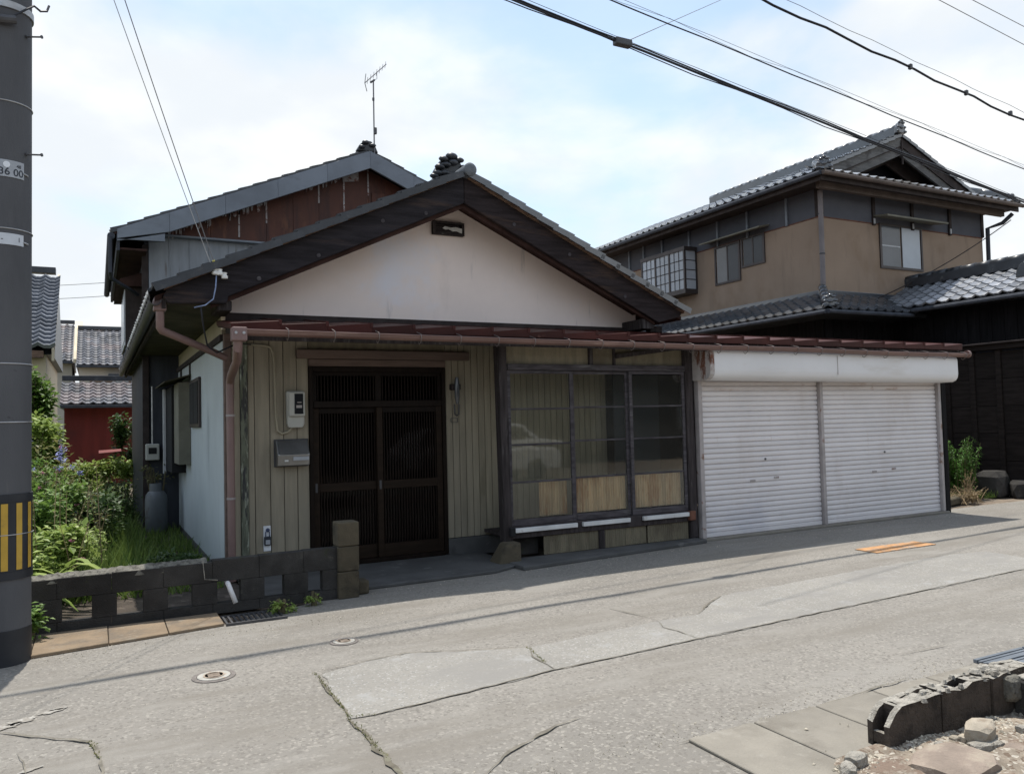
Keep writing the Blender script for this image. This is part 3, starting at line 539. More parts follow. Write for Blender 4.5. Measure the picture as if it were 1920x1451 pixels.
mb = MB()
rnd = random.Random(4)
CH = [(1512, 1375), (1526, 1440), (1575, 1364), (1590, 1368), (1450, 1420), (1548, 1415), (1380, 1440)]
for k in range(2600 + len(CH)):
    x = rnd.uniform(2.9, 5.2); y = rnd.uniform(1.7, 2.62)
    if k % 2 == 0: y = 2.60 - abs(rnd.gauss(0, 0.09))
    if k >= 2600: x, y = gz(*CH[k - 2600])[:2]
    s = rnd.uniform(0.004, 0.013) * (1.6 if rnd.random() < 0.12 else 1); z = 0.018 + 0.05 * abs(mnoise.noise(Vector((x * 2.4, y * 2.4, 1)))) * min(1, (x - X0) / 0.18)
    ps = [Vector((rnd.uniform(.6, 1.2), 0, 0)), Vector((-rnd.uniform(.6, 1.2), 0, 0)), Vector((0, rnd.uniform(.6, 1.2), 0)), Vector((0, -rnd.uniform(.6, 1.2), 0)), Vector((0, 0, rnd.uniform(.5, .9))), Vector((0, 0, -.6))]
    rm = Matrix.Rotation(rnd.uniform(0, 6), 3, 'Z') @ Matrix.Rotation(rnd.uniform(-.6, .6), 3, 'X')
    mb.add([Vector((x, y, z)) + rm @ p * s for p in ps], [(0, 2, 4), (2, 1, 4), (1, 3, 4), (3, 0, 4), (2, 0, 5), (1, 2, 5), (3, 1, 5), (0, 3, 5)])
tag(mb.build('gravel', 'pebble', smooth=False), 'small stones and broken concrete crumbs scattered over the rubble', 'gravel', kind='stuff')
# --- broken hollow block wall, lower right
bw = thing('broken_block_wall', 'low broken wall of brown hollow concrete blocks at the lower right beside the road', 'wall', (4.0, 2.6, 0))
def hollow(x0, x1, y0, y1, z0, top, cut, endopen=False, seed=0, fill=()):
    """a hollow block: outer shells, webs and visible cells, top edge broken"""
    n = 8; t = 0.028; mbb = MB()
    def tz(x, y): return top(x) + 0.012 * mnoise.noise(Vector((x * 30, y * 30, seed)))
    for (ya, yb) in ((y0, y0 + t), (y1 - t, y1)):
        for i in range(n):
            a = x0 + (x1 - x0) * i / n; b = x0 + (x1 - x0) * (i + 1) / n
            za0, za1, zb0, zb1 = tz(a, ya), tz(a, yb), tz(b, ya), tz(b, yb)
            mbb.add([(a, ya, z0), (b, ya, z0), (b, yb, z0), (a, yb, z0), (a, ya, za0), (b, ya, zb0), (b, yb, zb1), (a, yb, za1)],
                    [(0, 3, 2, 1), (0, 1, 5, 4), (2, 3, 7, 6)] + ([(3, 0, 4, 7)] if i == 0 else []) + ([(1, 2, 6, 5)] if i == n - 1 else []))
            cut.add([(a, ya - 0.001, za0), (b, ya - 0.001, zb0), (b, yb + 0.001, zb1), (a, yb + 0.001, za1)], [(0, 1, 2, 3)])
    if endopen:
        mbb.box(x0 + .004, x0 + .03, y0 + t, y1 - t, z0 + .035, z0 + .085); cut.add([(x0 + .004, y0 + t, z0 + .086), (x0 + .03, y0 + t, z0 + .086), (x0 + .03, y1 - t, z0 + .086), (x0 + .004, y1 - t, z0 + .086)], [(0, 1, 2, 3)])
    for f in ((0.0, 0.34, 0.67) if not endopen else (0.22, 0.34, 0.67)) + (0.93,):
        a = x0 + (x1 - x0) * f; b = a + 0.026
        z = top(a) - 0.004
        mbb.box(a, b, y0 + t, y1 - t, z0, z); cut.add([(a, y0 + t, z + .001), (b, y0 + t, z + .001), (b, y1 - t, z + .001), (a, y1 - t, z + .001)], [(0, 1, 2, 3)])
    for (fa, fb) in fill:
        a = x0 + (x1 - x0) * fa; b = x0 + (x1 - x0) * fb; m_ = 5
        for i in range(m_):
            for j in range(3):
                xa, xb = a + (b - a) * i / m_, a + (b - a) * (i + 1) / m_; ya, yb = y0 + t + (y1 - y0 - 2 * t) * j / 3, y0 + t + (y1 - y0 - 2 * t) * (j + 1) / 3
                zf = lambda x, y: top(x) - 0.006 + 0.02 * mnoise.noise(Vector((x * 24, y * 24, seed + 5)))
                cut.add([(xa, ya, zf(xa, ya)), (xb, ya, zf(xb, ya)), (xb, yb, zf(xb, yb)), (xa, yb, zf(xa, yb))], [(0, 1, 2, 3)])
    return mbb.build('concrete_block', 'brokenblock', bw)
cutmb = MB()
hollow(3.285, 3.665, 2.585, 2.705, 0.0, lambda x: 0.125 + 0.075 * min(1, (x - 3.285) / 0.07) + 0.02 * (x - 3.3) / 0.38, cutmb, True, 1, ((.30, 1),))
hollow(3.675, 4.06, 2.585, 2.705, 0.0, lambda x: 0.218 + 0.006 * (x - 3.675) + 0.010 * math.sin(x * 21), cutmb, False, 2, ((0, .36), (.68, 1)))
hollow(4.07, 4.44, 2.575, 2.70, 0.0, lambda x: 0.222 + 0.018 * math.sin((x - 4.07) * 7), cutmb, False, 3, ((0, 1),))
cutmb.build('broken_edge', 'blockcut', bw, recalc=False)
hollow2 = MB(); cut2 = MB()
# return leg of the wall towards the camera at the right edge
MB().box(4.22, 4.34, 2.18, 2.565, 0.0, 0.20).build('concrete_block', 'block', bw, bevel=0.008)
MB().box(4.235, 4.33, 2.17, 2.56, 0.2015, 0.218).build('mortar_cap', 'blockcut', bw, bevel=0.006)
mb = MB()
for k in range(34):
    x = 4.06 + rnd.uniform(0, 0.30) if k < 18 else rnd.uniform(3.50, 4.05); y = 2.6 + rnd.uniform(-0.02, 0.09); r_ = rnd.uniform(0.02, 0.045) * (1 if k < 18 else .5)
    ps = [Vector((r_ * math.cos(a) * rnd.uniform(.7, 1.2), r_ * math.sin(a) * rnd.uniform(.7, 1.2), 0)) for a in (0, 1.2, 2.5, 3.7, 5)]
    z = (0.228 if k < 18 else 0.206 + .012 * (x > 3.67)) + rnd.uniform(-0.008, 0.006); c = Vector((x, y, z))
    mb.add([c + p for p in ps] + [c + p * 0.6 + Vector((0, 0, 0.018)) for p in ps], [(0, 4, 3, 2, 1), (5, 6, 7, 8, 9)] + [(i, (i + 1) % 5, 5 + (i + 1) % 5, 5 + i) for i in range(5)])
mb.build('mortar_lump', 'blockcut', bw)
put('mortar_lump', stone_mesh('mortar_lump', 'blocktop', 0.075, 0.07, 0.09, 21), bw, Matrix.Translation((4.21, 2.575, 0.155)))

# ================================================================== BLOCK WALL WITH OPENINGS + GATE PILLAR
wl = thing('block_wall', 'low blackened concrete block wall with square openings in front of the garden', 'wall', (0.8, 7.46, 0))
def blk(x0, x1, z0, z1, y0=7.40, y1=7.50, mt='block', b=0.003):
    return MB().box(x0 + 0.001, x1 - 0.001, y0, y1, z0 + 0.001, z1 - 0.001).build('concrete_block', mt, wl, bevel=b)
# lower course: upright pieces between the openings, sill and head pieces
opens = [(-1.06, -0.85), (-0.66, -0.45), (-0.245, -0.035), (0.15, 0.345), (0.535, 0.725), (0.93, 1.12), (1.325, 1.495), (1.71, 1.84)]
edges = [-1.45] + [v for o_ in opens for v in o_] + [1.985]
for k in range(0, len(edges), 2): blk(edges[k], edges[k + 1], 0.09, 0.275)
for k in range(9):
    a = -1.45 + k * 0.39
    if a < 1.98: blk(a, min(a + 0.39, 1.985), 0.0, 0.09)
for k in range(9):
    a = -1.45 + k * 0.39; b = min(a + 0.39, 1.985)
    blk(a, b, 0.275, 0.425 + 0.018 * k / 4 + (0.012 if a > 0.8 else 0), 7.40 - 0.001 * (k % 2), 7.502)
mb = MB(); n = 90
for i in range(n):
    a = -1.45 + 2.30 * i / n; b = a + 2.30 / n
    def zt(x): return 0.418 + 0.045 * (x + 1.45) / 4 + 0.016 * abs(mnoise.noise(Vector((x * 9, 0, 5)))) + 0.010 * mnoise.noise(Vector((x * 31, 2, 5)))
    ya = 7.402 + 0.012 * mnoise.noise(Vector((a * 11, 8, 0))); yb = 7.402 + 0.012 * mnoise.noise(Vector((b * 11, 8, 0)))
    mb.add([(a, ya, 0.40), (b, yb, 0.40), (b, 7.498, 0.40), (a, 7.498, 0.40), (a, ya + 0.006, zt(a)), (b, yb + 0.006, zt(b)), (b, 7.495, zt(b + 3)), (a, 7.495, zt(a + 3))], [(4, 5, 6, 7), (0, 1, 5, 4), (2, 3, 7, 6)])
mb.build('broken_mortar_top', 'blocktop', wl)
MB().tube([gy(380, 1050, 7.392), gy(384, 1086, 7.392), gy(408, 1087, 7.392)], 0.004, 6).build('white_crack_filler', 'blockcut', wl)
gp = thing('gate_pillar', 'short gate pillar of three brown concrete blocks at the end of the block wall', 'pillar', (2.08, 7.45, 0))
for k, (a, b) in enumerate(((0, 0.245), (0.25, 0.475), (0.48, 0.70))):
    MB().box(1.975 + 0.003 * k, 2.175 + 0.002 * k, 7.36, 7.56, a, b).build('concrete_block', 'pillar', gp, bevel=0.008)
MB().box(2.185, 2.30, 7.45, 7.62, 0, 0.13).build('concrete_block', 'pillar', gp, bevel=0.02, label='low stub block at the pillar foot')
pv = MB(); pa = gy(428, 1095, 7.36); pb = gy(442, 1130, 7.30)
pv.tube([pa + Vector((0, 0.18, 0.02)), pa, pb], 0.021, 10); tag(pv.build('drain_pipe', 'white_pvc', smooth=True), 'short white drain pipe poking out of an opening in the block wall', 'pipe')

# ================================================================== UTILITY POLE
PC = Vector((-0.596, 6.738, 0)); PR = 0.183
pole = thing('utility_pole', 'grey concrete utility pole with a yellow and black striped guard at the left edge', 'utility pole', (PC.x, PC.y, 0))
def prad(z): return PR + 0.0006 * z
o = MB().lathe([(prad(z), z) for z in (0, 0.6, 1.2, 2, 3, 4, 5, 6.5, 8, 9.5)], PC, 40).build('shaft', 'concretepole', pole); smoothang(o)
for z, h, mt in ((0.0, 0.245, 'guardblack'), ):
    smoothang(MB().lathe([(PR + 0.003, z + 0.001), (PR + 0.003, z + h), (PR - 0.01, z + h)], PC, 40, caps=False).build('foot_sleeve', mt, pole))
smoothang(MB().lathe([(PR - 0.01, 0.59), (PR + 0.006, 0.592), (PR + 0.006, 1.178), (PR - 0.01, 1.18)], PC, 40, caps=False).build('guard_sheet', 'guardblack', pole))
for zz in (0.59, 1.125): smoothang(MB().lathe([(PR, zz), (PR + 0.010, zz), (PR + 0.010, zz + 0.055), (PR, zz + 0.055)], PC, 40, caps=False).build('guard_rim', 'guardblack', pole))
toc = math.atan2(-PC.y, -PC.x)
for k in range(-6, 7):
    a = toc + math.radians(28.5 * k - 1)
    MB().lathe([(PR + 0.004, 0.655), (PR + 0.0085, 0.656), (PR + 0.0085, 1.115), (PR + 0.004, 1.116)], PC, 6, a0=a, a1=a + math.radians(12.5)).build('yellow_stripe', 'guardyellow', pole)
def wband(z, r=0.0045, mt='steel'):
    return MB().tube([PC + Vector(((prad(z) + 0.003 + 0.007 * (z < 1.2) ) * math.cos(2 * PI * i / 40), (prad(z) + 0.003 + 0.007 * (z < 1.2)) * math.sin(2 * PI * i / 40), z)) for i in range(41)], r, 6, caps=False).build('wire_band', mt, pole)
for z in (3.95, 3.04, 2.09, 1.68, 0.90): wband(z, 0.0045 if z > 0.95 else 0.003)
for z in (4.62,):
    smoothang(MB().lathe([(prad(z), z), (prad(z) + 0.012, z), (prad(z) + 0.012, z + 0.05), (prad(z), z + 0.05)], PC, 36, caps=False).build('steel_band', 'steel', pole))
def curved_plate(name, mt, z0, z1, a0, a1, off, lab=None):
    n = 14; vs = []
    for i in range(n + 1):
        a = a0 + (a1 - a0) * i / n
        for r in (PR + off, PR + off + 0.003):
            for z in (z0, z1): vs.append(PC + Vector((r * math.cos(a), r * math.sin(a), z)))
    fs = []
    for i in range(n):
        q = i * 4; fs += [(q, q + 4, q + 5, q + 1), (q + 2, q + 3, q + 7, q + 6), (q + 1, q + 5, q + 7, q + 3), (q, q + 2, q + 6, q + 4)]
    fs += [(0, 1, 3, 2), (n * 4, n * 4 + 2, n * 4 + 3, n * 4 + 1)]
    return smoothang(MB().add(vs, fs).build(name, mt, pole, label=lab))
# angle on the pole whose sight line is the picture's right part: +a turns right
def A(deg): return toc + math.radians(deg)
P1 = curved_plate('number_plate', 'plategrey', 3.405, 3.525, A(-62), A(44), 0.004, 'grey number plate reading 36 00')
P2 = curved_plate('pole_label', 'platewhite', 2.925, 3.005, A(-62), A(43), 0.004, 'pale blank looking label plate')
for z in (3.45, 2.955): MB().tube([PC + Vector(((PR + 0.008) * math.cos(A(43 + k * 4)), (PR + 0.008) * math.sin(A(43 + k * 4)), z - 0.002 * k)) for k in range(4)], 0.006, 6).build('plate_clip', 'steel', pole)
def wrap_text(txt, size, z, deg, mt, name='lettering', parent=P1):
    cu = bpy.data.curves.new('txt', 'FONT'); cu.body = txt; cu.size = size; cu.align_x = 'RIGHT'; cu.offset = size * 0.012
    tmp = bpy.data.objects.new('txt', cu); COL.objects.link(tmp); dg = bpy.context.evaluated_depsgraph_get(); dg.update()
    me = bpy.data.meshes.new_from_object(tmp.evaluated_get(dg)); bpy.data.objects.remove(tmp)
    bm = bmesh.new(); bm.from_mesh(me); bmesh.ops.triangulate(bm, faces=bm.faces); bmesh.ops.subdivide_edges(bm, edges=[e for e in bm.edges if e.calc_length() > 0.02], cuts=1)
    for v in bm.verts:
        r = PR + 0.0082; a = A(deg) + v.co.x / r; v.co = PC + Vector((r * math.cos(a), r * math.sin(a), z + v.co.y))
    bm.to_mesh(me); bm.free(); me.materials.append(M[mt]); me.name = name
    return put(name, me, parent)
wrap_text('36 00', 0.072, 3.418, 42, 'ink')
wrap_text('48', 0.034, 3.478, 37, 'ink')
MB().tube([PC + Vector(((PR + 0.0075) * math.cos(A(8)), (PR + 0.0075) * math.sin(A(8)), 3.492)), PC + Vector(((PR + 0.0085) * math.cos(A(8)), (PR + 0.0085) * math.sin(A(8)), 3.492))], 0.022, 16).build('white_dot', 'dotwhite', P1)
wrap_text('l', 0.045, 2.95, 34, 'ink', parent=P2); wrap_text('-', 0.045, 2.95, 2, 'ink', parent=P2)
for z in (4.462, 3.60):
    d = (R3 @ Vector((1, 0, 0))); d.z = 0; d.normalize(); d = (d + Vector((0.0, -0.15, 0))).normalized()
    a = PC + d * PR + Vector((0, 0, z)); b = a + d * 0.125 + Vector((0, 0, -0.012))
    MB().tube([a, a + d * 0.018], 0.012, 8).build('bolt_collar', 'darksteel', pole)
    MB().tube([a, b], 0.0065, 8).tube([b, b + d * 0.006], 0.013, 8).build('step_bolt', 'darksteel', pole)
hk = [gy(-20, 26, 6.53), gy(20, 33, 6.52), gy(50, 18, 6.55), gy(64, 12, 6.58), gy(76, 22, 6.6), gy(88, 22, 6.62), gy(92, 12, 6.64)]
MB().tube(hk, 0.008, 8).build('black_lead', 'cable', pole)
MB().tube([gy(-15, 33, 6.53), gy(8, 36, 6.52), gy(30, 38, 6.53)], 0.03, 10).build('clamp', 'darksteel', pole)

# ================================================================== MAIN HOUSE (single storey, gable to the street, red lean-to, glazed porch, shutters)
H = thing('wooden_house', 'old single storey house with white gable, red lean-to roof, glazed porch and two white shutters', 'house', (3.7, 8.9, 0))
RX, RZ, SL = 3.72, 4.40, 0.465
def rz(x, off=0.0): return RZ + off - SL * abs(x - RX)
# gable wall and side walls
MB().prism([(1.2, 8.75, 2.66), (6.45, 8.75, 2.66), (6.45, 8.75, rz(6.45, -.1)), (RX, 8.75, rz(RX, -.1)), (1.2, 8.75, rz(1.2, -.1))], (0, 0.34, 0)).build('gable_wall', 'plaster', H)
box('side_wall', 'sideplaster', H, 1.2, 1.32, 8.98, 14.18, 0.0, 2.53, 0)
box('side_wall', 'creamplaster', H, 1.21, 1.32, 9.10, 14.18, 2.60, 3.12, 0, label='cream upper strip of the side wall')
box('wall_beam', 'darkwood', H, 1.17, 1.30, 8.98, 14.18, 2.53, 2.60, 0.004)
box('wall_stud', 'darkwood', H, 1.18, 1.21, 12.2, 12.27, 2.30, 2.53, 0.003)
box('wall_stud', 'darkwood', H, 1.18, 1.21, 13.5, 13.62, 2.20, 2.53, 0.003)
box('foundation', 'porch', H, 1.19, 1.34, 8.97, 14.17, -0.02, 0.06, 0.004)
# side window and shutter case on the left wall
sw = box('side_window', 'alu_brown', H, 1.165, 1.198, 10.95, 12.05, 1.62, 2.27, 0.004)
box('pane', 'black', sw, 1.158, 1.164, 11.0, 11.5, 1.67, 2.22, 0); box('pane', 'black', sw, 1.158, 1.164, 11.53, 12.0, 1.67, 2.22, 0)
tb = box('shutter_case', 'casegrey', H, 1.035, 1.198, 12.25, 12.95, 1.10, 2.27, 0.006)
box('shutter_door', 'black', H, 1.0, 1.197, 12.97, 14.1, 0.95, 2.25, 0.006); box('shutter_post', 'whiteframe', H, 0.955, 0.995, 13.95, 14.12, 0.9, 2.25, 0.004)
MB().prism([(0.85, 12.15, 2.26), (1.2, 12.15, 2.36), (1.2, 12.15, 2.38), (0.85, 12.15, 2.28)], (0, 2.0, 0)).build('case_roof', 'eavewood', H)
# roof shell
roofp = MB()
EL, ER, YF, YB = 0.50, 6.84, 8.25, 16.2
for sgn, xe in ((-1, EL), (1, ER)):
    ze = rz(xe, -.03)
    roofp.prism([(RX, YF + .03, RZ - .03), (xe, YF + .03, ze), (xe, YF + .03, ze - .05), (RX, YF + .03, RZ - .10)], (0, YB - YF, 0))
roof = roofp.build('roof', 'soffit', H)
box('eave_soffit', 'eavewood', H, 0.60, 1.2, 8.30, 14.18, 2.80, 2.83, 0)
box('eave_fascia', 'darkwood', H, 0.56, 0.60, 8.28, 19.5, 2.76, 2.89, 0.003)
box('eave_soffit', 'eavewood', H, 0.60, 0.72, 14.2, 19.5, 2.80, 2.83, 0)
# barge boards
def barge(poly, mt, y0=8.21, th=0.055): return MB().prism([(x, y0, z) for x, z in poly], (0, th, 0)).build('barge_board', mt, H, bevel=0.006)
barge([(RX - .002, 4.385), (0.60, rz(.60, -.015)), (0.57, 2.86), (0.62, 2.80), (1.14, 2.82), (1.16, rz(1.16, -.315)), (RX - .002, 4.085)], 'barge')
barge([(RX + .002, 4.385), (6.80, rz(6.80, -.015)), (6.76, 2.90), (6.42, 2.815), (RX + .002, 4.085)], 'barge_r')
for sgn, xe in ((-1, 0.58), (1, 6.82)):
    MB().prism([(RX, 8.185, RZ - .013), (xe, 8.185, rz(xe, -.013)), (xe, 8.185, rz(xe, .022)), (RX, 8.185, RZ + .022)], (0, 0.10, 0)).build('verge_strip', 'rawedge', H)
# inner soffit edge strip between barge and wall
for sgn, xe in ((-1, 1.0), (1, 6.4)):
    MB().prism([(RX, 8.27, RZ - .36), (xe, 8.27, rz(xe, -.36)), (xe, 8.27, rz(xe, -.11)), (RX, 8.27, RZ - .11)], (0, 0.05, 0)).build('under_board', 'soffit', H)
    MB().prism([(RX, 8.68, RZ - .175), (xe, 8.68, rz(xe, -.175)), (xe, 8.68, rz(xe, -.10)), (RX, 8.68, RZ - .10)], (0, 0.069, 0)).build('under_board', 'soffit', H)
for x in (1.45, 2.05, 2.75, 3.25, 4.35, 5.1, 5.9):
    z = rz(x, -.16 - 0.05 * (int(x * 10) % 3)); w = 0.022
    MB().tube([(x, 8.209, z), (x, 8.203, z)], w, 8).build('nail_cap', 'greywood', H)
# purlin ends under the right and left eaves
box('purlin_end', 'darkwood', H, 6.22, 6.40, 8.29, 8.748, 2.74, 2.87, 0.006); box('purlin_end', 'darkwood', H, 6.46, 6.66, 8.45, 8.55, 2.72, 2.80, 0.006)
box('purlin_end', 'darkwood', H, 1.06, 1.20, 8.29, 8.748, 2.76, 2.86, 0.006)
# verge tiles: a lipped plate hanging over the barge
def verge_tile(side):
    mb = MB(); L_ = 0.285; w = 0.26
    # local: x along slope up, y outward from the wall (towards street), z normal
    mb.prism([(-0.01, -w, 0.028), (L_, -w, 0.004), (L_, -w, -0.012), (-0.01, -w, 0.010)], (0, w + .03, 0))
    mb.prism([(-0.01, 0.03, 0.030), (L_, 0.03, 0.006), (L_, 0.03, -0.060), (-0.01, 0.03, -0.046)], (0, 0.018, 0))
    mb.prism([(0.0, -w * .55, 0.024), (L_, -w * .55, 0.0), (L_, -w * .55, 0.03), (0.0, -w * .55, 0.055)], (0, 0.07, 0))
    return mb
vt = {}
vt[-1] = verge_tile(-1).mesh('verge_tile', 'tile'); vt[1] = verge_tile(1).mesh('verge_tile', 'tilegrey')
ca, sa = math.cos(math.atan(SL)), math.sin(math.atan(SL))
def lay_verge(parent, x_e, z_e, sgn, n, pitch, y, me, slope=SL, scale=1.0):
    c_, s_ = math.cos(math.atan(slope)), math.sin(math.atan(slope))
    for k in range(n):
        ex = Vector((-sgn * c_, 0, s_)); ey = Vector((0, -1, 0)); ez = ex.cross(ey)
        if ez.z < 0: ez = -ez
        p = Vector((x_e, y, z_e)) + ex * (k * pitch) + ez * 0.02
        T = frame_mat(ex, ey, ez, p) @ Matrix.Rotation(random.uniform(-.015, .015), 4, 'Y') @ Matrix.Diagonal((scale, scale, scale, 1))
        put('verge_tile', me, parent, T)
lay_verge(roof, 0.50, rz(0.50, .02), -1, 14, 0.247, 8.16, vt[-1])
lay_verge(roof, 6.86, rz(6.86, .02), 1, 14, 0.243, 8.16, vt[1])  # right verge gets a paler tile, sky reflection put into its colour
# field tiles
tiles(roof, (EL - .02, 14.1, rz(EL - .02, .0)), (0, -1, 0), (1, 0, SL), 21, 13, 0.27, 0.262, 'tile', rows=(0,), jit=0.012)
tiles(roof, (ER, 8.45, rz(ER, .0)), (0, 1, 0), (-1, 0, SL), 28, 13, 0.27, 0.262, 'tile', rows=(), jit=0.012)
tiles(roof, (EL - .02, 19.4, rz(EL - .02, .0)), (0, -1, 0), (1, 0, SL), 19, 1, 0.27, 0.262, 'tile', rows=(), jit=0.012)
mor = MB().lathe([(0.012, 0), (0.034, 0.01), (0.034, 0.03), (0.012, 0.04)], (0, 0, 0), 8, axis='x').mesh('tile_end_cap', 'mortar')
for k in range(21): put('tile_end_cap', mor, roof, Matrix.Translation((EL - .055, 14.1 - k * 0.27 - 0.02, rz(EL, .045))))
# ridge
rg = MB()
for k in range(3): rg.box(RX - .11 + .012 * k, RX + .11 - .012 * k, 8.5, YB, RZ + .0 + .045 * k, RZ + .04 + .045 * k)
rg.build('ridge_course', 'tile', roof, bevel=0.006)
cap = MB().lathe([(0.085, 0), (0.085, 0.42)], (0, 0, 0), 10, axis='y', a0=0, a1=PI).mesh('ridge_tile', 'tile')
for k in range(18): put('ridge_tile', cap, roof, Matrix.Translation((RX, 8.55 + k * 0.42, RZ + .12 + 0.004 * (k % 2))))
# round ridge end and ornament
smoothang(MB().lathe([(0.012, -0.02), (0.055, -0.016), (0.076, 0.0), (0.076, 0.34)], (RX + .035, 8.10, RZ + .045), 20, axis='y').build('ridge_end_disc', 'discgrey', roof))
def knob(c, r, ry=None): 
    bm = bmesh.new(); bmesh.ops.create_uvsphere(bm, u_segments=10, v_segments=7, radius=1)
    for v in bm.verts: v.co = Vector((v.co.x * r * 1.3, v.co.y * (ry or r) * .9, v.co.z * r * .68)) + Vector(c)
    me = bpy.data.meshes.new('ornament_lobe'); bm.to_mesh(me); bm.free(); me.polygons.foreach_set('use_smooth', [True] * len(me.polygons)); me.materials.append(M['tile']); return put('ornament_lobe', me, orn)
orn = MB().prism([(3.47, 8.52, 4.38), (3.90, 8.52, 4.38), (3.88, 8.52, 4.56), (3.80, 8.52, 4.70), (3.69, 8.52, 4.74), (3.58, 8.52, 4.66), (3.50, 8.52, 4.54)], (0, 0.09, 0)).build('ridge_ornament', 'tile', roof, bevel=0.02)
for x, z, r_ in ((3.60, 4.49, .05), (3.69, 4.50, .05), (3.63, 4.565, .05), (3.71, 4.60, .05), (3.68, 4.665, .048), (3.78, 4.71, .058), (3.88, 4.675, .045), (3.93, 4.60, .035), (3.80, 4.64, .05), (3.56, 4.45, .045)):
    knob((x - .08, 8.50, z), r_)
# gable vent
va, vb = gy(809, 417, 8.74), gy(868, 445, 8.74); vx0, vx1, vz0, vz1 = va.x, vb.x, vb.z, va.z + .012
gv = MB().box(vx0, vx1, 8.69, 8.748, vz0, vz0 + .02).box(vx0, vx1, 8.69, 8.748, vz1 - .02, vz1).box(vx0, vx0 + .035, 8.69, 8.748, vz0 + .021, vz1 - .021).box(vx1 - .03, vx1, 8.69, 8.748, vz0 + .021, vz1 - .021).build('gable_vent', 'darkwood', H, bevel=0.003)
box('vent_panel', 'black', gv, vx0 + .036, vx1 - .031, 8.735, 8.747, vz0 + .021, vz1 - .021, 0)
for k in range(4): box('slat', 'darkwood', gv, vx0 + .036, vx1 - .031 - .03 * (k % 2), 8.70, 8.715, vz0 + .024 + k * .026, vz0 + .042 + k * .026, 0)
rb = random.Random(2); mbp = [(vx0 + .12, vz0 + .075), (vx0 + .16, vz0 + .06), (vx0 + .20, vz0 + .068), (vx0 + .25, vz0 + .045), (vx0 + .30, vz0 + .052), (vx1 - .035, vz0 + .03), (vx1 - .033, vz0 + .085), (vx0 + .29, vz0 + .10), (vx0 + .22, vz0 + .088), (vx0 + .15, vz0 + .10)]
MB().prism([(x, 8.688, z) for x, z in mbp], (0, .01, 0)).build('broken_board', 'mortar', gv)
# -------- red lean-to roof
XA, XB = 1.12, 11.96
def hz(y): return 2.580 + (y - 7.80) * 0.142
lean = MB().prism([(XA + .03, 7.86, hz(7.86) - .02), (XA + .03, 8.94, hz(8.94) - .02), (XA + .03, 8.94, hz(8.94) - .07), (XA + .03, 7.86, hz(7.86) - .07)], (XB - XA - .06, 0, 0)).build('lean_to_roof', 'darkwood', H)
n = 24; wd = (XB - XA) / n
for k in range(n):
    x0 = XA + k * wd; x1 = x0 + wd; l, r_ = 0.0, 0.036 + random.uniform(-.006, .008); yb = 8.80 if x0 < 6.2 else 9.02
    f0 = hz(7.79); b0 = hz(yb); t = 0.055
    vs = [(x0, 7.79, f0 - t), (x1, 7.79, f0 - t), (x1, yb, b0 - t), (x0, yb, b0 - t), (x0 - .004, 7.785, f0 + l), (x1 + .002, 7.785, f0 + r_), (x1 + .002, yb, b0 + r_), (x0 - .004, yb, b0 + l)]
    MB().add(vs, [(0, 3, 2, 1), (4, 5, 6, 7), (0, 1, 5, 4), (1, 2, 6, 5), (2, 3, 7, 6), (3, 0, 4, 7)]).build('roof_sheet', 'redroof', lean, bevel=0.003)
for k in range(1, n):
    x = XA + k * wd; MB().prism([(x - .018, 7.78, hz(7.78) + .0), (x + .012, 7.78, hz(7.78) + .0), (x + .012, 7.78, hz(7.78) + .047), (x - .018, 7.78, hz(7.78) + .047)], (0, 1.0, 1.0 * .142)).build('roof_seam', 'redroof', lean)
box('wall_flashing', 'band_dark', H, 1.2, 6.46, 8.70, 8.748, hz(8.75) - .02, hz(8.75) + .085, 0.003)
box('eave_fascia', 'darkwood', H, XA + .03, XB - .03, 7.83, 7.855, hz(7.83) - .16, hz(7.83) - .06, 0.003)
for k in range(25):
    x = XA + .12 + k * 0.445; MB().bar((x, 7.90, hz(7.9) - .10), (x, 8.88, hz(8.88) - .10), 0.045, 0.055).build('rafter', 'darkwood', lean)
# gutter
def gzv(x): return 2.505 - 0.055 * (x - 1.2) / 10.8 + 0.006 * math.sin(x * 1.7) * (x > 6.5)
gm_ = MB(); NN = 36; na = 8
for i in range(NN + 1):
    x = 1.22 + (11.96 - 1.22) * i / NN
    for (r_, rev) in ((0.052, 0), (0.046, 1)):
        for k in range(na + 1):
            a = PI + PI * k / na; a = a if not rev else 3 * PI - a
            gm_.v.append((x, 7.72 + r_ * math.cos(a), gzv(x) + r_ * math.sin(a)))
K = 2 * (na + 1)
for i in range(NN):
    for k in range(K): gm_.f.append((i * K + k, i * K + (k + 1) % K, (i + 1) * K + (k + 1) % K, (i + 1) * K + k))
gm_.f += [tuple(range(K)), tuple(range(NN * K, NN * K + K))]
gut_ = smoothang(gm_.build('gutter', 'gutter', H), 60)
MB().tube([(1.22 + (11.96 - 1.22) * i / NN, 7.667, gzv(1.22 + (11.96 - 1.22) * i / NN) + .002) for i in range(NN + 1)], 0.007, 6).build('gutter_lip', 'gutter', gut_)
smoothang(MB().lathe([(0.058, -0.012), (0.058, 0.035)], (11.955, 7.72, gzv(11.96)), 14, axis='x').build('gutter_end', 'gutter', gut_))
hkm = MB().tube([(0, -0.055, 0.012), (0, -0.062, -0.02), (0, -0.045, -0.056), (0, -0.02, -0.075), (0, 0.005, -0.085), (0, 0.02, -0.075), (0, 0.03, -0.06)], 0.0042, 5).tube([(0, -0.055, 0.012), (0, 0.08, 0.05)], 0.0042, 5).mesh('gutter_hook', 'hook')
for k in range(24):
    x = 1.62 + k * 0.445; put('gutter_hook', hkm, gut_, Matrix.Translation((x, 7.72, gzv(x))))
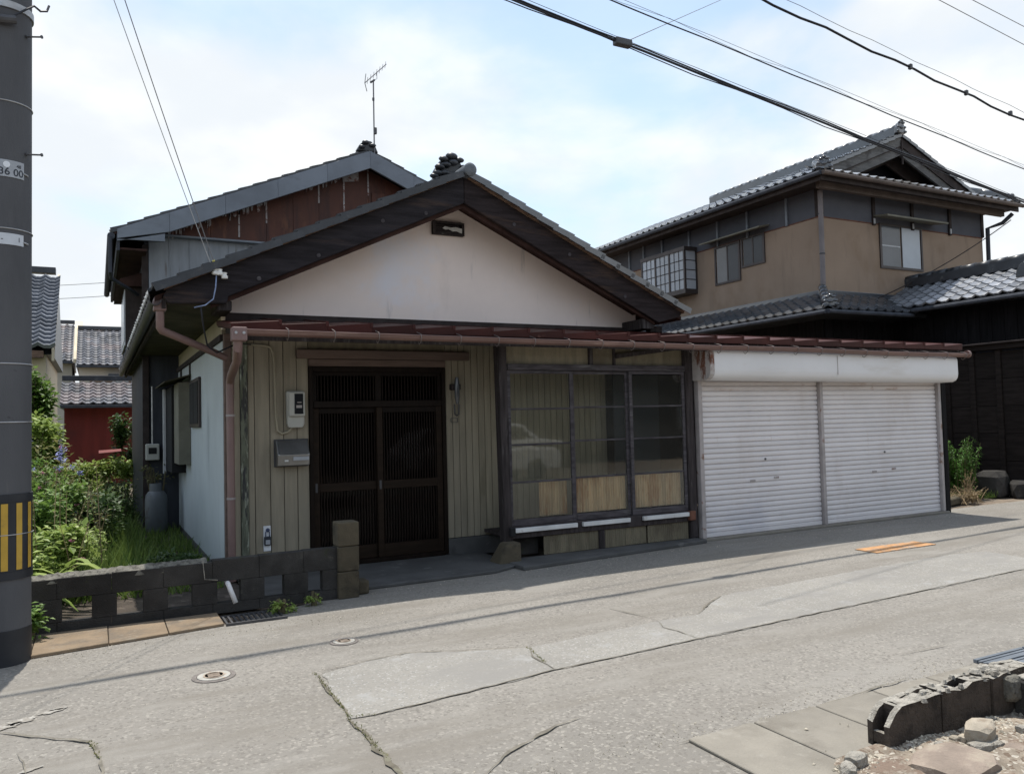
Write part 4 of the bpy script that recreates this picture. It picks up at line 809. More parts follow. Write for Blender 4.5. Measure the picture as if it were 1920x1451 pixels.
box('gutter_box', 'pipe', H, 1.11, 1.245, 7.66, 7.79, 2.40, 2.53, 0.012)
dp = smoothang(MB().tube([(1.17, 7.73, 2.42), (1.17, 7.74, 2.33), (1.20, 8.0, 2.24), (1.235, 8.62, 2.14), (1.24, 8.75, 2.08), (1.24, 8.76, 1.95)], 0.042, 12).build('downpipe', 'pipe', H))
smoothang(MB().tube([(1.24, 8.76, 1.96), (1.245, 8.76, 0.02)], 0.040, 12).build('downpipe', 'pipe', H))
for z in (1.72, 0.86): MB().lathe([(0.046, 0), (0.046, 0.022)], (1.243, 8.76, z), 12).build('pipe_clip', 'rail', dp)
for dx in (-0.035, 0.035): MB().tube([(1.1775 + dx, 7.652, 2.475), (1.1775 + dx, 7.66, 2.475)], 0.014, 8).build('box_lug', 'steel', H)
# left eave gutter of the main roof, its box and the sloping pipe
mg = MB()
for i in range(15):
    y = 8.24 + 11.2 * i / 14
    for (r_, rev) in ((0.055, 0), (0.049, 1)):
        for k in range(na + 1):
            a = PI + PI * k / na; a = a if not rev else 3 * PI - a
            mg.v.append((0.50 + r_ * math.cos(a), y, 2.835 + r_ * math.sin(a)))
for i in range(14):
    for k in range(K): mg.f.append((i * K + k, i * K + (k + 1) % K, (i + 1) * K + (k + 1) % K, (i + 1) * K + k))
mg.f += [tuple(range(K)), tuple(range(14 * K, 15 * K))]
smoothang(mg.build('gutter', 'darksteel', H), 60)
box('gutter_box', 'pipe', H, 0.49, 0.605, 8.30, 8.43, 2.74, 2.86, 0.01)
smoothang(MB().tube([(0.55, 8.36, 2.76), (0.55, 8.36, 2.575), (0.565, 8.37, 2.555), (0.98, 8.66, 2.42), (1.20, 8.74, 2.33)], 0.038, 12).build('downpipe', 'pipe', H))
# -------- facade behind the lean-to
FY = 8.90
box('corner_board', 'pinkwood', H, 1.20, 1.275, FY - .02, FY + .05, 0.03, 2.6, 0.006); box('corner_board', 'siding', H, 1.28, 1.355, FY - .03, FY + .05, 0.03, 2.6, 0.006)
box('corner_post', 'greenwood', H, 1.36, 1.435, FY - .045, FY + .05, 0.03, 2.62, 0.008)
def boards(xs, z0, z1, y, parent=H, mt='siding'):
    for a, b in zip(xs[:-1], xs[1:]):
        MB().prism([(a + .003, y, z0), (b - .003, y, z0), (b - .003, y, z1), (a + .003, y, z1)], (0, 0.018, 0)).build('siding_board', mt, parent, bevel=0.003)
box('siding_backing', 'black', H, 1.44, 2.08, FY + .019, FY + .06, 0.05, 2.62, 0); box('siding_backing', 'black', H, 3.73, 6.05, FY + .019, FY + .06, 0.05, 2.62, 0)
boards([1.44, 1.507, 1.668, 1.814, 1.958, 2.088], 0.10, 2.60, FY)
boards([3.725 + 0.0855 * k for k in range(28)], 0.225, 2.62, FY)
box('footing', 'porch', H, 3.72, 6.1, FY - .03, FY + .1, 0.0, 0.22, 0.008); box('footing', 'porch', H, 1.36, 2.09, FY - .02, FY + .1, 0.0, 0.095, 0.006)
box('lintel', 'pinkwood', H, 1.955, 4.02, FY - .075, FY - .002, 2.345, 2.445, 0.01); box('lintel', 'pinkwood', H, 2.09, 3.72, FY - .03, FY + .02, 2.265, 2.342, 0.005)
box('door_head', 'corrbase', H, 2.09, 3.72, FY + .0, FY + .04, 2.345, 2.62, 0)
# entrance: frame, transom, two sliding lattice doors
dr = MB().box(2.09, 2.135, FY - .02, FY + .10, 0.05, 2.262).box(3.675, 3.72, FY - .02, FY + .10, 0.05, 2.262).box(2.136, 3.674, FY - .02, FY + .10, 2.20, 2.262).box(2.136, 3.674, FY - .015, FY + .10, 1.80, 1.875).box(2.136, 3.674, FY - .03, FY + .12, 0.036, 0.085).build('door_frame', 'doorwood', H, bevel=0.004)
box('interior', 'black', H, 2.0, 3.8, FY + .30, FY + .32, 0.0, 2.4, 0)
slm = MB().box(-.006, .006, -.009, .009, 0, 1).mesh('slat', 'doorwood')
def slats(parent, x0, x1, z0, z1, y, n):
    for k in range(n):
        x = x0 + (x1 - x0) * (k + .5) / n; put('slat', slm, parent, Matrix.Translation((x, y, z0)) @ Matrix.Diagonal((1, 1, z1 - z0, 1)))
tr = MB().box(2.136, 2.18, FY + .02, FY + .05, 1.876, 2.199).box(3.63, 3.674, FY + .02, FY + .05, 1.876, 2.199).box(2.86, 2.93, FY + .02, FY + .05, 1.876, 2.199).box(2.181, 2.859, FY + .02, FY + .05, 2.16, 2.199).box(2.931, 3.629, FY + .02, FY + .05, 2.16, 2.199).build('transom_window', 'doorwood', H)
slats(tr, 2.18, 2.86, 1.876, 2.16, FY + .035, 18); slats(tr, 2.93, 3.63, 1.876, 2.16, FY + .035, 18)
box('pane', 'doorglass', tr, 2.14, 3.67, FY + .052, FY + .056, 1.88, 2.19, 0)
def leaf(x0, x1, y):
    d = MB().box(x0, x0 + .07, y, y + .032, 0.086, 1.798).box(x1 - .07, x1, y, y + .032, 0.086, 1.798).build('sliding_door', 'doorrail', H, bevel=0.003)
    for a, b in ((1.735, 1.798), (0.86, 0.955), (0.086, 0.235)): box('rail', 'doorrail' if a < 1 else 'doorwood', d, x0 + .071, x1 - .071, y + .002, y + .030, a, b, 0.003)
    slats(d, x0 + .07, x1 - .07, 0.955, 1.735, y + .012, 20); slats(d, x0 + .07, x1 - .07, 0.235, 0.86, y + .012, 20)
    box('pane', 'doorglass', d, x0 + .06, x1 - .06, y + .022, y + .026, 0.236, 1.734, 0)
    box('pull', 'darksteel', d, (x0 + .02), (x0 + .045), y - .003, y - .001, 0.86, 0.96, 0)
leaf(2.14, 2.935, FY + .04); leaf(2.865, 3.67, FY + .0)
# -------- glazed porch bay
BY = 8.15
MB().prism([(4.085, BY - .03, 0.24), (4.185, BY - .03, 0.24), (4.16, BY - .03, 2.56), (4.055, BY - .03, 2.56)], (0, 0.13, 0)).build('porch_post', 'darkwood', H, bevel=0.006)
MB().prism([(6.755, BY - .03, 0.05), (6.875, BY - .03, 0.05), (6.865, BY - .03, 2.50), (6.745, BY - .03, 2.50)], (0, 0.13, 0)).build('porch_post', 'darkwood', H, bevel=0.006)
box('head_beam', 'greywood', H, 4.175, 6.745, BY - .03, BY + .09, 2.185, 2.255, 0.006)
for a, b in ((4.17, 5.30), (5.36, 5.66), (5.69, 6.74)):
    MB().box(a, b, BY + .03, BY + .045, 2.256, 2.50).build('transom_panel', 'corrbase', H)
box('short_post', 'darkwood', H, 5.30, 5.355, BY - .005, BY + .06, 2.256, 2.50, 0.004); box('short_post', 'darkwood', H, 5.66, 5.69, BY + .0, BY + .06, 2.256, 2.50, 0.004)
MB().bar((5.68, BY - .02, 2.36), (6.76, BY - .02, 2.50), 0.03, 0.05).build('brace', 'darkwood', H)
def sash(x0, x1, y, zs, tan=None):
    s_ = MB().box(x0, x0 + .045, y, y + .03, 0.40, 2.18).box(x1 - .045, x1, y, y + .03, 0.40, 2.18).box(x0 + .046, x1 - .046, y, y + .03, 0.40, 0.475).box(x0 + .046, x1 - .046, y, y + .03, 2.145, 2.18).build('window_sash', 'greywood', H, bevel=0.003)
    for z in zs: box('glazing_bar', 'greywood', s_, x0 + .046, x1 - .046, y + .002, y + .026, z - .011, z + .011, 0.002)
    zz = [0.476] + [z for z in sorted(zs)] + [2.144]
    for a, b in zip(zz[:-1], zz[1:]):
        T = Matrix.Translation(((x0 + x1) / 2, y + .014, (a + b) / 2)) @ Matrix.Rotation(random.uniform(-.012, .012), 4, 'Z') @ Matrix.Rotation(random.uniform(-.008, .008), 4, 'X')
        w_, h_ = (x1 - x0 - .088) / 2, (b - a) / 2 - .008
        put('pane', MB().box(-w_, w_, -.0015, .0015, -h_, h_).mesh('pane', 'glass'), s_, T)
    return s_
def corr(x0, x1, y, z0, z1, mt, parent, pitch=0.032, amp=0.006, name='corrugated_sheet'):
    n_ = max(6, int((x1 - x0) / pitch * 6)); mb_ = MB()
    for i in range(n_ + 1):
        x = x0 + (x1 - x0) * i / n_; yy = y + amp * math.sin(2 * PI * (x - x0) / pitch); mb_.v += [(x, yy, z0), (x, yy, z1), (x, yy + .003, z1), (x, yy + .003, z0)]
    for i in range(n_):
        q = i * 4; mb_.f += [(q, q + 4, q + 5, q + 1), (q + 3, q + 2, q + 6, q + 7), (q + 1, q + 5, q + 6, q + 2), (q, q + 3, q + 7, q + 4)]
    return mb_.build(name, mt, parent)
sash(4.17, 5.055, BY - .005, (1.735, 1.325, 0.895)); sash(5.045, 5.885, BY + .035, (1.745, 1.345, 0.905)); sash(5.875, 6.745, BY - .005, (1.745, 1.345, 0.905))
corr(4.62, 5.0, BY + .11, 0.48, 0.885, 'corrugated', H, 0.038, 0.011); corr(5.09, 5.85, BY + .11, 0.48, 0.895, 'corrugated', H, 0.038, 0.011); corr(5.92, 6.71, BY + .11, 0.48, 0.895, 'corrugated', H, 0.038, 0.011)
box('dark_inside_panel', 'porchdark', H, 6.02, 6.75, BY + .55, BY + .57, 0.3, 2.5, 0)  # plain dark blue sheet stands in for the dark inside behind the right sash
box('porch_floor', 'darkwood', H, 4.2, 6.75, BY + .1, FY, 0.26, 0.30, 0)
for a, b in ((4.20, 5.03), (5.11, 5.79), (5.99, 6.72)): box('sill_track', 'whitealu', H, a, b, BY - .075, BY - .032, 0.335, 0.385, 0.004)
box('sill_beam', 'darkwood', H, 4.17, 6.75, BY - .03, BY + .09, 0.265, 0.398, 0.006)
box('sill_cap', 'rustdark', H, 6.70, 6.80, BY - .085, BY - .031, 0.28, 0.40, 0.01); box('sill_cap', 'black', H, 4.14, 4.20, BY - .085, BY - .031, 0.30, 0.40, 0.01)
for a, b in ((4.60, 5.22), (5.225, 5.36), (5.44, 5.74), (5.745, 6.08), (6.085, 6.73)):
    corr(a, b, BY + random.uniform(-.01, .01), 0.047, 0.262, 'corrbase', H, 0.03, 0.005, 'base_sheet')
box('short_post', 'darkwood', H, 5.365, 5.435, BY - .03, BY + .03, 0.047, 0.262, 0.005)
box('plinth_block', 'block', H, 4.2, 4.60, BY + .12, BY + .25, 0.047, 0.262, 0.01)
st = bmesh.new(); bmesh.ops.create_cube(st, size=1.0)
for v in st.verts:
    k = 0.62 if v.co.z > 0 else 1.0; v.co = Vector((4.10 + v.co.x * 0.30 * k + (0.035 if v.co.z > 0 else -.05), 8.08 + v.co.y * 0.30 * k, 0.12 + v.co.z * 0.25))
me = bpy.data.meshes.new('post_stone'); st.to_mesh(me); st.free(); me.materials.append(M['pillar']); put('post_stone', me, H, bevel=0.03)
# -------- roller shutters
def shutter(x0, x1):
    s_ = MB().box(x0, x1, 8.145, 8.15, 0.04, 2.08).build('roller_shutter', 'rail', H)
    n_ = 29; p_ = (2.065 - 0.085) / n_; prof = [(.006, 0.0), (-.008, .004), (-.014, .014), (-.0145, p_ * .6), (-.010, p_ - .014), (-.002, p_ - .009), (0.008, p_ - .006), (0.008, p_)]
    mb_ = MB(); k_ = len(prof)
    for x in (x0 + .004, x1 - .004): mb_.v += [(x, 8.135 + y, z) for y, z in prof]
    for i in range(k_ - 1): mb_.f.append((i, k_ + i, k_ + i + 1, i + 1))
    me1 = mb_.mesh('slat', 'shutter', recalc=False)
    me2 = me1.copy(); me2.materials.clear(); me2.materials.append(M['shutterrust'])
    for k in range(n_): put('slat', me2 if k >= n_ - 2 else me1, s_, Matrix.Translation((0, random.uniform(-.001, .001), 0.085 + k * p_)))
    box('bottom_bar', 'shutter', s_, x0 + .004, x1 - .004, 8.115, 8.144, 0.032, 0.085, 0.004)
    cx_ = (x0 + x1) / 2
    for dx, z in ((-.21, 0.72), (.22, 0.74)):
        box('finger_slot', 'rail', s_, cx_ + dx - .045, cx_ + dx + .045, 8.112, 8.122, z - .014, z + .014, 0.003)
    MB().tube([(cx_ + .03, 8.112, 1.0), (cx_ + .03, 8.122, 1.0)], 0.016, 10).build('lock', 'darksteel', s_)
    return s_
M['shutterrust'] = mat('rusting_shutter_paint', (0.62, 0.575, 0.56), r=0.6, var=0.08, sc=1.2, bump=0.05, rnd=0.05, world=True, stain=((0.46, 0.36, 0.31), 0.5, 0.7, 1.6, (1.2, 1, 3)), stain2=((0.26, 0.135, 0.09), 0.64, 0.74, 1.5, (1.4, 1, 2)))
shutter(6.975, 9.118); shutter(9.182, 11.73)
for a, b in ((6.905, 6.972), (9.12, 9.18), (11.732, 11.795)): box('shutter_rail', 'rail', H, a, b, 8.07, 8.16, 0.03, 2.08, 0.006)
prof = [(8.12, 2.455), (7.80, 2.44), (7.778, 2.425), (7.770, 2.39), (7.768, 2.19), (7.778, 2.13), (7.81, 2.085), (7.86, 2.062), (8.12, 2.06)]
sb = smoothang(MB().prism([(6.93, y, z - .01 * 0) for y, z in prof], (4.87, 0, -0.03)).build('shutter_box', 'shutterbox', H, bevel=0.006), 50)
M['caprust'] = mat('rusty_box_end', (0.46, 0.42, 0.40), r=0.8, var=0.2, sc=3, stain=((0.16, 0.065, 0.04), 0.50, 0.60, 5, (1, 1.5, .5)), stain2=((0.08, 0.038, 0.026), 0.56, 0.66, 6))
MB().prism([(6.86, y, z) for y, z in prof], (0.068, 0, 0)).build('box_end', 'caprust', sb, bevel=0.004)
for a, b, z0, z1 in ((9.9, 10.35, 2.015, 2.028), ): pass
for x in (9.14,): box('box_seam', 'rail', sb, x, x + .012, 7.7655, 7.768, 2.13, 2.39, 0)
for x in (7.5, 8.5, 9.3, 9.6, 10.6, 11.3): MB().tube([(x, 7.815, 2.43 - .03 * (x - 6.9) / 4.9), (x, 7.815, 2.442 - .03 * (x - 6.9) / 4.9)], 0.006, 6).build('box_rivet', 'rustdark', sb)
# garage shell
box('garage_wall', 'blackboard', H, 11.80, 11.90, 8.06, 11.6, 0.0, 2.5, 0.004); box('garage_wall', 'blackboard', H, 6.70, 11.9, 11.5, 11.6, 0.0, 2.5, 0)
box('garage_header', 'darkwood', H, 6.88, 11.80, 8.17, 8.27, 2.0, 2.57, 0)
MB().prism([(6.85, 9.0, 2.72), (11.95, 9.0, 2.72), (11.95, 11.65, 2.50), (6.85, 11.65, 2.50)], (0, 0, 0.03)).build('rear_roof', 'redroof', H)
box('garage_wall', 'blackboard', H, 6.46, 6.60, 8.98, 11.6, 0.0, 2.9, 0)
box('rear_wall', 'creamplaster', H, 6.40, 6.52, 8.97, 14.1, 2.0, 3.0, 0)

# -------- things hung on the facade
em = thing('electric_meter', 'beige electric meter box with a dark window beside the door', 'electric meter', (1.93, FY - .03, 1.79))
MB().prism([(1.835, FY - .004, 1.985), (2.02, FY - .004, 1.985), (2.025, FY - .004, 1.63), (2.005, FY - .004, 1.585), (1.855, FY - .004, 1.585), (1.84, FY - .004, 1.63)], (0, -0.075, 0)).build('case', 'metergrey', em, bevel=0.015)
box('cover', 'metergrey', em, 1.848, 2.022, FY - .125, FY - .081, 1.71, 1.975, 0.014)
mw_ = box('window', 'meterglass', em, 1.905, 2.0, FY - .132, FY - .126, 1.735, 1.955, 0.003)
box('dial', 'rail', mw_, 1.925, 1.985, FY - .135, FY - .1325, 1.80, 1.83, 0); box('dial', 'rail', mw_, 1.935, 1.98, FY - .135, FY - .1325, 1.855, 1.865, 0)
cd = MB().tube([(1.47, FY - .03, 2.485), (1.62, FY - .03, 2.48), (1.68, FY - .03, 2.46), (1.705, FY - .03, 2.40), (1.715, FY - .03, 2.30), (1.725, FY - .03, 1.72), (1.74, FY - .03, 1.56), (1.79, FY - .03, 1.525), (1.86, FY - .035, 1.545), (1.90, FY - .04, 1.60)], 0.013, 8)
tag(cd.build('conduit', 'conduit', smooth=True), 'thin beige cable conduit curving down the siding to the meter', 'conduit')
mbx = thing('mailbox', 'steel wall mailbox with a sloping flap under the electric meter', 'mailbox', (1.89, FY - .06, 1.18))
MB().prism([(1.72, FY - .002, 1.18), (1.72, FY - .13, 1.18), (1.72, FY - .15, 1.30), (1.72, FY - .06, 1.45), (1.72, FY - .002, 1.45)], (0.34, 0, 0)).build('body', 'mailsteel', mbx, bevel=0.006)
box('backplate', 'darksteel', mbx, 1.705, 2.075, FY - .012, FY - .001, 1.165, 1.465, 0.003)
MB().prism([(1.745, FY - .155, 1.305), (2.045, FY - .155, 1.305), (2.045, FY - .078, 1.434), (1.745, FY - .078, 1.434)], (0, -.006, -.003)).build('flap', 'mailsteel', mbx, bevel=0.002)
box('name_slot', 'plategrey', mbx, 1.88, 2.05, FY - .156, FY - .146, 1.235, 1.275, 0.002); box('name_slot', 'whitealu', mbx, 1.79, 1.83, FY - .150, FY - .142, 1.225, 1.245, 0.002)
kbx = thing('key_box', 'small white plate with a blue and black lock hung low on the siding', 'key box', (1.62, FY - .01, 0.4))
box('plate', 'dotwhite', kbx, 1.585, 1.662, FY - .012, FY - .002, 0.275, 0.545, 0.004)
box('lock_body', 'ink', kbx, 1.588, 1.66, FY - .045, FY - .013, 0.34, 0.435, 0.008); box('lock_face', 'plategrey', kbx, 1.60, 1.648, FY - .052, FY - .046, 0.35, 0.40, 0.004)
MB().tube([(1.605, FY - .028, 0.435), (1.605, FY - .028, 0.48), (1.625, FY - .028, 0.50), (1.645, FY - .028, 0.48), (1.645, FY - .028, 0.435)], 0.006, 6).build('shackle', 'inkblue', kbx)
MB().tube([(1.63, FY - .013, 0.50), (1.63, FY - .017, 0.50)], 0.022, 12).build('blue_mark', 'inkblue', kbx)
wlm = thing('wall_lamp', 'small old wall lamp with a glass tube right of the door', 'wall lamp', (3.83, FY - .05, 2.03))
box('bracket', 'darkwood', wlm, 3.775, 3.89, FY - .09, FY - .001, 1.99, 2.06, 0.006)
smoothang(MB().lathe([(0.018, -0.20), (0.03, -0.12), (0.032, -0.03), (0.03, 0.05), (0.022, 0.12)], (3.83, FY - .11, 2.02), 12).build('glass_tube', 'frostdark', wlm))
dpn = thing('name_plate_holder', 'dark metal bracket and small name plate right of the door', 'name plate', (3.86, FY - .01, 1.72))
MB().tube([(3.83, FY - .02, 1.82), (3.835, FY - .02, 1.70), (3.86, FY - .02, 1.68), (3.885, FY - .02, 1.70), (3.89, FY - .02, 1.82)], 0.009, 6).build('bracket', 'darksteel', dpn)
MB().box(3.785, 3.875, FY - .012, FY - .001, 1.60, 1.605).box(3.785, 3.875, FY - .012, FY - .001, 1.65, 1.655).box(3.785, 3.79, FY - .012, FY - .001, 1.606, 1.649).box(3.87, 3.875, FY - .012, FY - .001, 1.606, 1.649).build('plate_frame', 'darksteel', dpn)
# service wires to the gable corner
ia = Vector((1.06, 8.17, 3.10))
ins = thing('insulator', 'white porcelain insulators on the barge board at the left roof corner', 'insulator', ia)
MB().tube([ia + Vector((-.06, .03, .01)), ia + Vector((.06, .03, -.005))], 0.008, 6).build('bracket', 'steel', ins)
for d_ in ((-.03, -.02, .015), (.01, -.03, .01), (.055, -.02, -.02)):
    smoothang(MB().lathe([(0.012, -.03), (0.030, -.025), (0.032, 0), (0.020, .012), (0.026, .03), (0.008, .036)], ia + Vector(d_), 12).build('knob', 'porcelain', ins))
jw = MB().tube([ia + Vector((-.02, -.02, -.02)), ia + Vector((-.03, -.03, -.14)), ia + Vector((-.05, -.02, -.25)), ia + Vector((-.12, 0, -.31)), ia + Vector((-.22, .02, -.335))], 0.007, 6)
tag(jw.build('drop_wire', 'bluewire', smooth=True), 'blue and white loop of wire hanging under the white insulators', 'wire')
jw = MB().tube([ia + Vector((-.16, .02, -.33)), (0.93, 8.3, 2.62), (0.98, 8.4, 2.42), (1.08, 8.5, 2.36), (1.30, 8.6, 2.47), (1.47, 8.86, 2.485)], 0.008, 6)
tag(jw.build('drop_wire', 'cable', smooth=True), 'black service wire drooping from the roof corner to the conduit', 'wire')
for pxa, mt, r_, nm in (((240, 12), 'cablegrey', 0.007, 'dark service wire with a yellow sleeve coming down from upper left to the roof corner'), ((220, 12), 'cablepale', 0.006, 'pale service wire beside the dark one coming down to the roof corner')):
    top = CAM + ray(*pxa) * 6.9; end = Vector((1.035 if mt == 'cablegrey' else 1.0, 8.15, 3.16)); hi = top + (top - end) * 0.5
    pts = [end.lerp(hi, i / 14) + Vector((0, 0, -0.10 * 4 * (i / 14) * (1 - i / 14) * .35)) for i in range(15)]
    t_ = thing('service_wire', nm, 'wire', end); MB().tube(pts, r_ * .62, 6).build('wire', mt, t_)
    if mt == 'cablegrey': MB().tube([pts[0], pts[0].lerp(pts[1], .28)], 0.012, 8).build('sleeve', 'yellowcap', t_)

# ================================================================== TWO STOREY BLOCK BEHIND
B = thing('two_storey_house', 'two storey block with rusty red metal gable and grey siding behind the white gabled house', 'house', (4.4, 14.2, 0))
BX, BZ, BS, GY = 4.38, 6.50, 0.434, 13.70
def bz(x, off=0.0): return BZ + off - BS * abs(x - BX)
XL_, XR_ = 0.26, 8.6
MB().prism([(0.70, 14.2, 0), (8.1, 14.2, 0), (8.1, 14.2, bz(8.1, -.15)), (BX, 14.2, bz(BX, -.15)), (0.70, 14.2, bz(.70, -.15))], (0, 5.2, 0)).build('wall', 'darkmetal', B)
box('corner_trim', 'band_dark', B, 0.665, 0.76, 14.15, 14.21, 0.0, 4.60, 0.004)
for k in range(13):
    x0 = 0.765 + 0.31 * k
    box('siding_sheet', 'greysiding', B, x0 + .002, x0 + .308, 14.165, 14.198, 2.9, 4.775, 0.004)
    MB().tube([(x0 + .31, 14.163, 2.9), (x0 + .31, 14.163, 4.77)], 0.008, 6).build('siding_rib', 'greysiding', B)
box('downpipe', 'darkmetal', B, 1.58, 1.63, 14.10, 14.15, 2.9, 4.35, 0.01)
# red metal gable, panel by panel
pw = 0.455; x = 0.80; k = 0
while x < 7.95:
    a, b = x + .003, min(x + pw, 8.0) - .003
    tops = [(b, bz(b, -.20)), (a, bz(a, -.20))]
    if a < BX < b: tops = [(b, bz(b, -.20)), (BX, bz(BX, -.20)), (a, bz(a, -.20))]
    zb = 4.78
    if min(t[1] for t in tops) > zb + .02 or True:
        poly = [(a, zb), (b, zb)] + [(px_, max(zb + .01, pz_)) for px_, pz_ in tops]
        MB().prism([(p[0], 14.06, p[1]) for p in poly], (0, 0.10, 0)).build('gable_panel', 'redmetal', B)
    if k in (3, 4, 6, 7, 8):
        zt = bz(a, -.21); ln = (0.5, 0.32, 0.28, .9, .36)[(3, 4, 6, 7, 8).index(k)]
        MB().prism([(a - .016, 14.052, zt), (a + .010, 14.052, zt), (a + .010, 14.052, max(zb + .05, zt - ln * 1.3)), (a - .016, 14.052, max(zb + .05, zt - ln * 1.3))], (0, 0.02, 0)).build('seam_strip', 'peel', B)
    x += pw; k += 1
# peeled patches hanging from the barge line: irregular thin flakes of bare zinc
rp = random.Random(12); mb = MB()
for seg in ((1.05, 1.75, .22), (1.9, 2.15, .18), (2.0, 2.6, .2), (3.3, 3.72, .16), (3.75, 4.25, .17)):
    xx = seg[0]
    while xx < seg[1]:
        w = rp.uniform(.02, .07); hgt = seg[2] * rp.uniform(.25, 1.0); zt = bz(xx, -.19)
        mb.prism([(xx, 14.048, zt), (xx + w, 14.048, zt + w * BS), (xx + w * rp.uniform(.7, 1), 14.048, zt - hgt * rp.uniform(.5, 1)), (xx + w * rp.uniform(0, .4), 14.048, zt - hgt)], (0, .011, 0)); xx += w * rp.uniform(.8, 2.2)
mb.prism([(3.95, 14.046, bz(3.95, -.2)), (4.26, 14.046, bz(4.26, -.2)), (4.26, 14.046, bz(4.26, -.42)), (3.97, 14.046, bz(3.97, -.33))], (0, .012, 0))
o = mb.build('peeled_patch', 'peel', B); o['kind'] = 'stuff'
box('gable_hatch', 'redmetal', B, 4.50, 4.80, 14.03, 14.058, 5.55, 5.85, 0.01)
box('gable_sill', 'greybarge', B, 0.78, 8.0, 14.03, 14.18, 4.745, 4.778, 0.003)
# roof + bargeboards
br = MB()
for xe in (XL_, XR_): br.prism([(BX, GY + .02, BZ - .02), (xe, GY + .02, bz(xe, -.02)), (xe, GY + .02, bz(xe, -.07)), (BX, GY + .02, BZ - .09)], (0, 5.9, 0))
broof = br.build('roof', 'soffit', B)
box('eave_soffit', 'soffit', B, 0.34, 0.72, GY + .05, 19.4, 4.42, 4.45, 0); box('eave_fascia', 'darkmetal', B, 0.29, 0.335, GY + .03, 19.4, 4.40, 4.66, 0)
def gbarge(x0, x1):
    MB().prism([(x0, GY, bz(x0, -.0)), (x1, GY, bz(x1, -.0)), (x1, GY, bz(x1, -.31)), (x0, GY, bz(x0, -.31 if x0 > .5 else -.15))], (0, 0.05, 0)).build('barge_sheet', 'greybarge', B, bevel=0.004)
for a, b in ((0.30, 1.05), (1.052, 1.90), (1.902, 2.75), (2.752, 3.60), (3.602, BX), (BX + .002, 5.2), (5.202, 6.05), (6.052, 6.9), (6.902, 8.5)): gbarge(a, b)
MB().prism([(0.30, GY - .004, bz(.30, -.16)), (0.98, GY - .004, bz(.98, -.44)), (0.98, GY - .004, bz(.98, -.318)), (0.30, GY - .004, bz(.30, -.318) + .13)], (0, .05, 0)).build('barge_foot', 'greybarge', B)
vtb = verge_tile(1).mesh('verge_tile', 'tile')
lay_verge(broof, XL_ - .03, bz(XL_ - .03, .0), -1, 17, 0.262, GY + .06, vtb, BS, 1.0); lay_verge(broof, XR_, bz(XR_, 0), 1, 17, 0.262, GY + .06, vtb, BS, 1.0)
tiles(broof, (XL_ - .03, 19.4, bz(XL_ - .03, .0)), (0, -1, 0), (1, 0, BS), 20, 17, 0.27, 0.262, 'tile', rows=(), jit=0.01)
tiles(broof, (XR_, 14.0, bz(XR_, .0)), (0, 1, 0), (-1, 0, BS), 20, 17, 0.27, 0.262, 'tile', rows=(), jit=0.01)
box('ridge_course', 'tile', broof, BX - .10, BX + .10, GY + .15, 19.5, BZ + .02, BZ + .15, 0.01)
onb = MB().prism([(BX - .24, GY + .06, BZ), (BX + .18, GY + .06, BZ), (BX + .13, GY + .06, BZ + .11), (BX + .05, GY + .06, BZ + .21), (BX - .08, GY + .06, BZ + .21), (BX - .16, GY + .06, BZ + .13)], (0, .12, 0)).build('ridge_ornament', 'tile', broof, bevel=0.03)
orn = onb
for x_, z_, r_ in ((-.14, .07, .05), (-.07, .16, .055), (.06, .12, .05)): knob((BX + x_, GY + .04, BZ + z_), r_)
# left eave gutter + bay window on the left wall
smoothang(MB().tube([(0.215, GY + .02, 4.62), (0.215, 19.4, 4.56)], 0.055, 10).build('gutter', 'darkmetal', B))
smoothang(MB().tube([(0.20, 13.72, 4.60), (0.20, 13.74, 4.05), (0.22, 13.9, 3.98), (0.5, 14.4, 3.9), (0.62, 14.6, 3.85)], 0.03, 8).build('downpipe', 'darkmetal', B))
bay = MB().box(0.44, 0.70, 14.7, 16.6, 3.0, 3.98).build('side_bay', 'band_dark', B)
box('window_frame', 'whiteframe', bay, 0.425, 0.439, 14.72, 16.5, 3.02, 3.95, 0); box('pane', 'frost', bay, 0.418, 0.4245, 14.8, 16.4, 3.1, 3.9, 0)
MB().prism([(0.30, 14.55, 3.98), (0.70, 14.55, 3.99), (0.70, 14.55, 4.22), (0.36, 14.55, 4.10)], (0, 2.2, 0)).build('bay_roof', 'soffit', B)
# TV antenna
an = thing('tv_antenna', 'thin television antenna mast on the roof of the two storey block', 'antenna', (4.47, GY + .04, 6.35))
mt_ = gy(702, 292, GY + .05); tp = gy(700, 152, GY + .05)
MB().tube([mt_ + Vector((0, 0, -.12)), tp], 0.013, 8).build('mast', 'cablegrey', an)
jb = gy(703, 246, GY + .03); MB().box(jb.x - .02, jb.x + .03, jb.y - .03, jb.y + .02, jb.z - .06, jb.z + .06).build('amplifier', 'darksteel', an, bevel=0.006)
MB().tube([gy(700, 187, GY + .05) + Vector((0, 0, -.02)), gy(700, 184, GY + .05)], 0.022, 8).build('clamp', 'darksteel', an)
b0, b1 = gy(684, 156, GY - .1), gy(724, 121, GY + .4)
MB().tube([b0, b1], 0.009, 6).build('boom', 'cablegrey', an)
MB().tube([gy(695, 155, GY + .03), tp, tp + Vector((.02, 0, .02))], 0.02, 6).build('clamp', 'darksteel', an)
dv = Vector((0.25, 0.95, 0.0)).normalized()
for k in range(7):
    c = b0.lerp(b1, .12 + k * .14); MB().tube([c - dv * .14, c + dv * .14], 0.004, 5).build('element', 'cablegrey', an)
MB().tube([gy(686, 139, GY - .05), gy(684, 156, GY - .1), gy(688, 172, GY - .05)], 0.007, 6).build('reflector', 'cablegrey', an)
